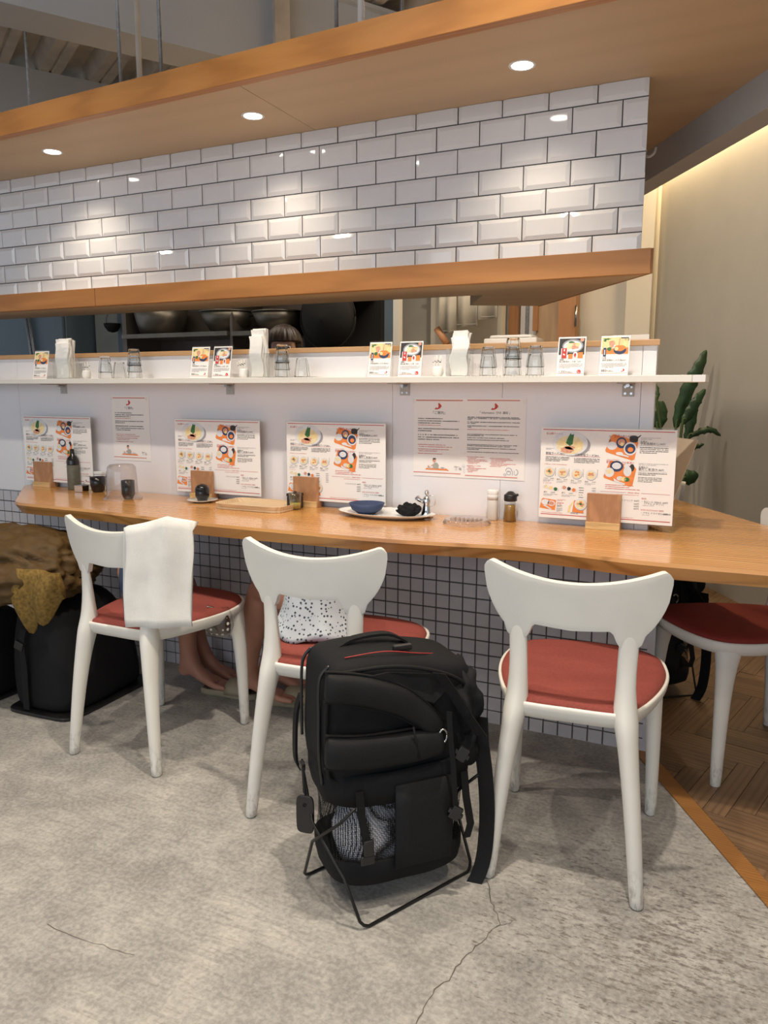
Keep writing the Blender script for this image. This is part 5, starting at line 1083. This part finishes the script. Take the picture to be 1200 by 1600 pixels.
def slipper(label, loc, rz):
    t = thing('slipper', label, 'slipper', loc, rz, 'beige slide slippers'); k = MB()
    def sole(sc, z): return [Vector(((x-.0)*sc, y*sc, z)) for x, y in ((-.125, 0), (-.118, .026), (-.09, .036), (-.03, .033), (.03, .040), (.085, .047), (.118, .036), (.132, .008), (.125, -.022), (.095, -.042), (.03, -.040), (-.03, -.033), (-.09, -.036), (-.118, -.026))]
    k.rings([sole(.95, 0), sole(1.0, .004), sole(1.0, .020), sole(.96, .024)]); k.build('sole', M['slip'], t, True, bevel=.002)
    k = MB(); k.rings([sole(.92, .0241), sole(.90, .0255)]); k.build('footbed', M['slipd'], t)
    k = MB(); rs = []
    for x, h in ((.0, .050), (.03, .055), (.06, .050), (.095, .040)):
        o_ = [Vector((x+.004*math.cos(a), .047*math.cos(a), .016+h*max(0, math.sin(a))**.8)) for a in [PI*i/14 for i in range(15)]]; rs.append(o_ + [Vector((p.x, p.y*.92, p.z*.93 if p.z > .02 else p.z)) for p in o_[::-1]])
    k.rings(rs); k.build('strap', M['slip'], t, True); return t
# first seated guest: only legs and denim are in view
pe = thing('person', 'bare legged guest in blue denim, seen below the second chair', 'person', (-1.755, -.595, 0))
def rel(p): return (p[0]+1.755, p[1]+.595, p[2])
v1, e1 = leg_verts(rel((-1.89, -.50, .53)), rel((-1.93, -.235, .44)), rel((-1.955, -.205, .108)), (1, .05))
v2, e2 = leg_verts(rel((-1.97, -.46, .53)), rel((-2.0, -.18, .43)), rel((-1.965, -.10, .10)), (1, .05)); o_ = len(v1)
skin_body('legs', v1+v2, e1+[(a+o_, c+o_) for a, c in e2]+[(0, o_)], M['skin'], pe)
k = MB(); k.rings([[wob(Vector((-.125+x*.085*s_, .10+y*.085*s_, z)), .010, 12) for x, y in [(math.cos(2*PI*i/28), math.sin(2*PI*i/28)) for i in range(28)]] for z, s_ in ((.462, .92), (.48, 1.05), (.53, 1.06), (.58, .98), (.63, .94), (.655, .9))])
k.build('denim_shorts', M['denim'], pe, True)
# second guest with eyelet skirt
pe2 = thing('person', 'bare legged guest in pale eyelet skirt, seen behind the backpack', 'person', (-1.035, -.648, 0))
def rel2(p): return (p[0]+1.035, p[1]+.648, p[2])
v1, e1 = leg_verts(rel2((-1.16, -.56, .535)), rel2((-1.56, -.27, .47)), rel2((-1.655, -.235, .112)), (.98, .2))
v2, e2 = leg_verts(rel2((-1.14, -.50, .535)), rel2((-1.50, -.16, .47)), rel2((-1.66, -.10, .11)), (.98, .2)); o_ = len(v1)
skin_body('legs', v1+v2, e1+[(a+o_, c+o_) for a, c in e2]+[(0, o_)], M['skin'], pe2)
k = MB(); rs = []
for z, a, b_ in ((.458, .125, .125), (.466, .140, .138), (.478, .130, .13), (.50, .108, .115), (.54, .098, .10), (.60, .092, .09), (.655, .088, .085)):
    rs.append([Vector((-.115+a*(1+.05*math.sin(7*t_+z*30))*math.cos(t_), .07+b_*(1+.05*math.sin(6*t_+2+z*20))*math.sin(t_), z+(.010*math.sin(5*t_) if .46 < z < .5 else 0))) for t_ in [2*PI*i/56 for i in range(56)]])
k.rings(rs); k.build('eyelet_skirt', M['eyelet'], pe2, True)
slipper('beige slide slipper, left one of the two under the second chair', (-1.770, -.185, 0), .12)
slipper('beige slide slipper, right one of the two, left of the backpack', (-1.525, -.165, 0), .32)

# cook behind the counter
ck = thing('person', 'cook with dark brown fringe, only the head above the ledge', 'person', (-2.40, 1.22, 0), math.radians(28))
V_ = [((0, 0, .86), (.15, .105)), ((0, 0, 1.0), (.125, .09)), ((0, 0, 1.12), (.15, .095)), ((0, -.01, 1.20), (.10, .07)), ((0, -.012, 1.255), .05), ((0, -.018, 1.30), .052), ((0, -.025, 1.345), (.072, .082)), ((0, -.022, 1.40), (.080, .092)), ((0, -.012, 1.445), (.074, .086)), ((0, -.008, 1.475), (.045, .05)),
      ((-.16, 0, 1.185), .055), ((-.215, -.02, 1.0), .043), ((-.20, -.18, .93), .034), ((-.19, -.25, .925), .028), ((.16, 0, 1.185), .055), ((.215, -.02, 1.0), .043), ((.20, -.18, .93), .034), ((.19, -.25, .925), .028),
      ((-.085, 0, .80), .09), ((-.09, 0, .45), .06), ((-.09, .01, .09), .042), ((-.09, -.12, .035), (.045, .03)), ((.085, 0, .80), .09), ((.09, 0, .45), .06), ((.09, .01, .09), .042), ((.09, -.12, .035), (.045, .03)),
      ((0, -.118, 1.375), .011), ((0, -.11, 1.395), .009)]
E_ = [(0, 1), (1, 2), (2, 3), (3, 4), (4, 5), (5, 6), (6, 7), (7, 8), (8, 9), (2, 10), (10, 11), (11, 12), (12, 13), (2, 14), (14, 15), (15, 16), (16, 17), (0, 18), (18, 19), (19, 20), (20, 21), (0, 22), (22, 23), (23, 24), (24, 25), (7, 26), (26, 27)]
skin_body('body', V_, E_, M['skinf'], ck)
k = MB(); k.rings([sup(0, 0, a, b_, z, 28, 2.4) for z, a, b_ in ((.05, .17, .13), (.5, .18, .14), (.86, .175, .13), (1.0, .15, .115), (1.12, .19, .12), (1.19, .17, .10), (1.235, .085, .075))]); k.build('work_shirt', M['apron'], ck, True)
k = MB(); bmesh.ops.create_icosphere(k.bm, subdivisions=5, radius=1.0)
for v in k.bm.verts:
    q = v.co.copy(); front = q.y < -.35 and q.z < .12
    r = Vector((.102, .116, .112)); s_ = 1+.03*math.sin(math.atan2(q.x, -q.y)*22)*(.5+.5*abs(q.z))
    if q.z < 0 and q.y > -.3: q = Vector((q.x*(1-.05*q.z), q.y, q.z*1.75))
    if front: s_ *= .80
    v.co = Vector((q.x*r.x*s_, q.y*r.y*s_+.002, q.z*r.z*(s_ if not front else .9)+1.412))
k.build('hair', M['hair'], ck, True)
for s_ in (-1, 1):
    k = MB(); k.lathe([(.0001, .013), (.009, .010), (.013, 0)], 14, M=Matrix.Translation((s_*.032, -.088, 1.392)) @ Matrix.Rotation(PI/2, 4, 'X')); e = k.build('eye', M['white_eye'], ck, True)
    k = MB(); k.lathe([(.0001, .0145), (.0055, .0125)], 12, M=Matrix.Translation((s_*.032, -.088, 1.392)) @ Matrix.Rotation(PI/2, 4, 'X')); k.build('iris', M['ink'], e)
    k = MB(); bmesh.ops.create_icosphere(k.bm, subdivisions=2, radius=1.0)
    for v in k.bm.verts: v.co = Vector((s_*.083+v.co.x*.010, -.005+v.co.y*.017, 1.385+v.co.z*.028))
    k.build('ear', M['skinf'], ck, True)
k = MB(); k.tube([(-.024, -.103, 1.333), (0, -.110, 1.334), (.024, -.103, 1.333)], [.003, .0055, .003], 8); k.build('mouth', M['lip'], ck, True)

# ------------------------------------------------------------------ kitchen seen through the pass
k = MB(); k.box((-7.4, 2.35, 0), (-2.30, 2.45, 3.3)); tag(k.build('wall_kitchen', M['khood']), kind='structure')
k = MB(); k.box((-2.30, 2.30, 0), (-2.235, 2.45, 3.3)); tag(k.build('trim_3', M['bluegrey']), kind='structure')
k = MB(); k.box((-2.232, 2.29, 0), (-2.195, 2.36, 3.3)); tag(k.build('trim_4', M['shelfw']), kind='structure')
fr_ = thing('refrigerator', 'tall blue grey steel refrigerator at the left of the kitchen', 'refrigerator', (-5.25, 2.0, 0)); k = MB(); k.box((-.42, 0, .08), (.36, .34, 2.0)); k.build('cabinet', M['bluegrey'], fr_, bevel=.006); k = MB(); k.box((-.41, -.03, .12), (.35, -.002, 1.98)); k.build('door', M['bluegrey'], fr_, bevel=.005); k = MB(); k.tube([(.05, -.06, 1.25), (.0, -.06, 1.75)], .012, 8); k.tube([(.09, -.06, 1.25), (.03, -.06, 1.75)], .012, 8); k.build('handle', M['galv'], fr_, True)
k = MB()
for x in (-.38, .32):
    for y in (.03, .3): k.lathe([(.025, 0), (.025, .08)], 10, (x, y, 0), True)
k.build('foot', M['wire'], fr_)
k = MB(); k.box((-4.87, 2.28, 0), (-4.60, 2.35, 3.3)); tag(k.build('wall_kitchen.001', M['palegreen']), kind='structure')
pt = thing('door_post', 'dark post between pale wall and stainless hood', 'post', (-4.56, 2.24, 0)); k = MB(); k.box((-.035, 0, 0), (.02, .1, 3.2)); k.build('dark_face', M['bluegrey'], pt); k = MB(); k.box((.021, 0, 0), (.09, .1, 3.2)); k.build('brown_face', M['khood'], pt)
lk = thing('pot_shelf', 'steel shelf along the kitchen wall carrying dull pots', 'shelf', (0, 0, 0)); k = MB(); k.box((-4.28, 1.95, 1.535), (-3.33, 2.35, 1.565)); k.box((-3.30, 1.95, 1.530), (-2.85, 2.35, 1.56)); k.build('board', M['pot'], lk); k = MB(); k.box((-4.30, 1.98, 1.30), (-4.26, 2.35, 2.0)); k.build('upright', M['khood'], lk); k = MB(); k.box((-3.325, 1.98, 1.2), (-3.305, 2.35, 2.0)); k.build('upright', M['khood'], lk)
def pan(label, x, y, z, r, h, taper, handle=True):
    t = thing('cooking_pot', label, 'pot', (x, y, z), group='pots on the kitchen shelf'); k = MB(); k.lathe([(.0001, 0), (r*taper, 0), (r*(taper*.4+.6), h*.5), (r, h), (r*.97, h), (r*taper*.95, .01), (.0001, .01)], 30); k.build('bowl', M['pot'], t, True)
    k = MB(); k.tube([(r*math.cos(a), r*math.sin(a), h) for a in [2*PI*i/30 for i in range(31)]], .006, 6); k.build('rim', M['pot'], t, True)
    if handle: k = MB(); k.tube(smoothcurve([(-r, 0, h*.95), (-r-.06, 0, h*.9), (-r-.14, -.02, h*1.15)], 4), .009, 8); k.build('handle', M['kblack'], t, True)
pan('large dull aluminium pot at left end of the kitchen shelf', -4.05, 2.12, 1.566, .20, .19, .75); pan('wide dull pan at the middle of the kitchen shelf', -3.44, 2.12, 1.567, .20, .14, .6, False); pan('dark dull pan on shelf behind the cook', -3.02, 2.12, 1.561, .18, .13, .6)
kb = thing('range_hood', 'sooty black range hood and ducts at right of the kitchen', 'range hood', (-2.6, 1.95, 0)); k = MB(); k.box((-.26, .0, 1.78), (.28, .4, 2.6)); k.build('canopy', M['kblack'], kb); k = MB(); k.box((-.26, .3, .0), (.30, .4, 1.78)); k.build('back_panel', M['kblack'], kb); k = MB(); k.lathe([(.11, 1.45), (.13, 1.62), (.12, 1.78)], 20, (-.1, .2, 0), True); k.build('flue', M['kblack'], kb, True)
wk = thing('wok', 'large black wok hanging against the range hood', 'wok', (-2.52, 1.93, 1.62)); k = MB(); k.lathe([(.0001, .10), (.10, .085), (.17, .04), (.20, 0), (.196, 0), (.165, .035), (.09, .075), (.0001, .09)], 30, M=Matrix.Rotation(PI/2+.15, 4, 'X')); k.build('pan', M['kblack'], wk, True); k = MB(); k.tube([(.20*math.cos(a), -.01, .20*math.sin(a)) for a in [2*PI*i/30 for i in range(31)]], .004, 6); k.build('rim', M['kblack'], wk, True)
lt = thing('ladle', 'black steel ladle hanging on the dark kitchen post', 'ladle', (-4.56, 2.15, 1.655)); k = MB(); k.lathe([(.0001, -.055), (.035, -.045), (.06, -.01), (.065, .015), (.058, .015), (.03, -.03), (.0001, -.045)], 20); k.build('bowl', M['kblack'], lt, True); k = MB(); k.tube(smoothcurve([(-.055, 0, .0), (-.08, .02, .06), (-.05, .06, .20), (-.01, .087, .30)], 4), .007, 8); k.build('handle', M['galv'], lt, True)
ks = thing('work_table', 'steel kitchen work table beneath the shelf', 'table', (-3.4, 2.1, 0)); k = MB(); k.box((-1.0, -.3, .83), (.5, .22, .86)); k.build('top', M['steel'], ks)
for x in (-.95, .45):
    for y in (-.27, .19): k = MB(); k.box((x-.02, y-.02, 0), (x+.02, y+.02, .83)); k.build('leg', M['steel'], ks)
# partition of the right part, noren, sliding door, wooden door
k = MB(); k.box((-2.19, 2.85, 0), (-1.66, 2.95, 3.2)); tag(k.build('wall_partition', M['wall2']), kind='structure')
nor = thing('noren_curtain', 'cream split shop curtain hanging before the back doorway', 'curtain', (-1.83, 2.6, 0)); k = MB(); k.tube([(-.26, 0, 2.05), (.26, 0, 2.05)], .012, 10); k.build('rod', M['doorw'], nor, True)
for x in (-.22, .10): k = MB(); k.box((x-.01, -.01, 2.03), (x+.01, .249, 2.07)); k.build('bracket', M['steel'], nor)
for i, (x0, x1, zb) in enumerate(((-.20, -.075, 1.545), (-.07, .075, 1.585), (.08, .22, 1.63))):
    k = MB(); rs = []
    for j in range(11): f = j/10; x = x0+(x1-x0)*f; y = .012*math.sin(f*7+i*2); rs.append([Vector((x, y, 2.05)), Vector((x, y*1.6, zb+.012*f)), Vector((x, y*1.6+.003, zb+.012*f)), Vector((x, y+.003, 2.05))])
    k.rings(rs); p = k.build('cloth_panel', M['noren'], nor, True); k = MB(); k.box((x0+.004, -.014, zb+.02), (x1-.004, -.012, zb+.023)); k.build('hem', M['wall'], p)
k = MB(); k.box((-1.665, 3.04, 0), (-1.60, 3.165, 3.0)); tag(k.build('trim_5', M['doorw']), kind='structure')
sd_ = thing('sliding_door', 'white framed sliding door with grey aluminium stiles', 'door', (-1.5, 3.1, 0)); k = MB(); k.box((-.095, 0, .02), (-.06, .04, 2.1)); k.build('stile', M['wplast'], sd_); k = MB(); k.box((-.058, 0, .02), (-.035, .04, 2.1)); k.build('stile', M['galv'], sd_); k = MB(); k.box((-.034, .01, .02), (.05, .03, 2.1)); k.build('leaf', M['wplast'], sd_)
dr = thing('door_1', 'tan wooden door with orange frame and steel hinge', 'door', (-1.32, 3.03, 0)); k = MB(); k.box((-.14, 0, .01), (.015, .04, 2.15)); k.build('leaf', M['tanw'], dr); k = MB(); k.box((.018, -.02, 0), (.135, .1, 2.2)); k.build('jamb', M['doorw'], dr); k = MB(); k.box((-.16, -.03, 1.58), (-.125, .0, 2.2)); k.build('batten', M['doorw'], dr); k = MB(); k.lathe([(.010, 1.60), (.010, 1.74)], 10, (.142, -.03, 0), True); k.build('hinge', M['steel'], dr, True)
dr['kind'] = 'structure'; del dr['category']
# small things on the narrow wooden ledge
t = thing('white_tray', 'white plastic tray lying on the ledge behind the tall glasses', 'tray', (-.745, .085, 1.3182)); k = MB(); k.box((-.105, -.05, 0), (.075, .05, .018)); k.rings([sup(-.015, 0, a, .05, z, 20, 8) for a, z in ((.075, .0185), (.072, .028))]); k.build('tray', M['shelfw'], t, bevel=.003)
t = thing('wooden_pestle', 'short wooden stick leaning on the ledge', 'stick', (-1.03, .09, 1.325)); k = MB(); k.tube([(.028, 0, .0), (-.012, .0, .055)], .012, 12); k.build('stick', M['doorw'], t, True)
t = thing('folded_paper', 'folded pale paper standing at right end of the ledge', 'paper', (-.40, .06, 1.3182)); k = MB(); k.prism([(-.03, -.02), (.08, -.02), (.08, -.018), (-.03, -.018)], 0, .018); k.poly([(-.03, .02, 0), (.08, .02, 0), (.08, -.018, .018), (-.03, -.018, .018)]); k.build('paper', M['shelfw'], t)

# ------------------------------------------------------------------ plant behind the counter end
PY = 2.20
pl_ = thing('potted_plant', 'dark green bird of paradise plant by the right wall', 'plant', (-.40, PY, .004)); k = MB(); k.lathe([(.0001, 0), (.10, 0), (.13, .26), (.135, .27), (.12, .27), (.115, .24), (.0001, .24)], 26); k.build('pot', M['ceramic'], pl_, True); k = MB(); k.lathe([(.115, .235), (.0001, .245)], 20); k.build('soil', M['slipd'], pl_, True)
def pw_l(px, py, dy=0.0): p = at(px, py, 'y', PY+dy); return Vector((p.x+.40, dy, p.z-.004))
def leafm(pts, wd_, dy, fold=.25):
    wd_ *= 1.5
    P = smoothcurve([pw_l(x, y, dy+.02*i) for i, (x, y) in enumerate(pts)], 6); base_ = Vector((0, 0, .24)); k = MB(); n = len(P); rs = []
    side = Vector((.93, 0, 0)); 
    for i, p in enumerate(P):
        f = i/(n-1); w_ = wd_*(math.sin(PI*min(1, f*.92+.06))**.75)*(1-.1*f)+.0015; tg_ = (P[min(i+1, n-1)]-P[max(i-1, 0)]).normalized(); s_ = tg_.cross(Vector((.35, -.9, .0))).normalized(); nr = tg_.cross(s_)
        rip = .006*math.sin(i*1.7)*w_/wd_
        rs.append([p-s_*w_+nr*fold*w_+s_*rip, p+nr*.0, p+s_*w_+nr*fold*w_+s_*rip, p+s_*w_*.98+nr*(fold*w_-.002), p-nr*.003, p-s_*w_*.98+nr*(fold*w_-.002)])
    k.rings(rs); o = k.build('leaf', M['leaf'], pl_, True)
    s_ = MB(); a = P[0]; s_.tube(smoothcurve([base_+Vector((random.uniform(-.03, .03), random.uniform(-.03, .03), 0)), base_.lerp(a, .55)+Vector((.0, 0, .06)), a, P[3]], 5), [.010]*6+[.008]*5+[.005]*5, 8); s_.build('leaf_stalk', M['stem'], o, True)
leafm([(1056, 668), (1064, 638), (1080, 598), (1095, 568), (1103, 547)], .026, .10)
leafm([(1066, 662), (1078, 645), (1090, 625), (1102, 608)], .020, .06)
leafm([(1027, 668), (1030, 648), (1034, 626)], .034, .0)
leafm([(1026, 628), (1027, 612), (1024, 598)], .007, .0)
leafm([(1075, 684), (1094, 675), (1112, 672), (1126, 681)], .011, .03, .6)
leafm([(1078, 700), (1088, 698), (1100, 694)], .008, .0)
leafm([(1072, 690), (1078, 668), (1084, 640), (1080, 625)], .018, .14)
leafm([(1068, 748), (1078, 746), (1091, 741)], .028, -.05)
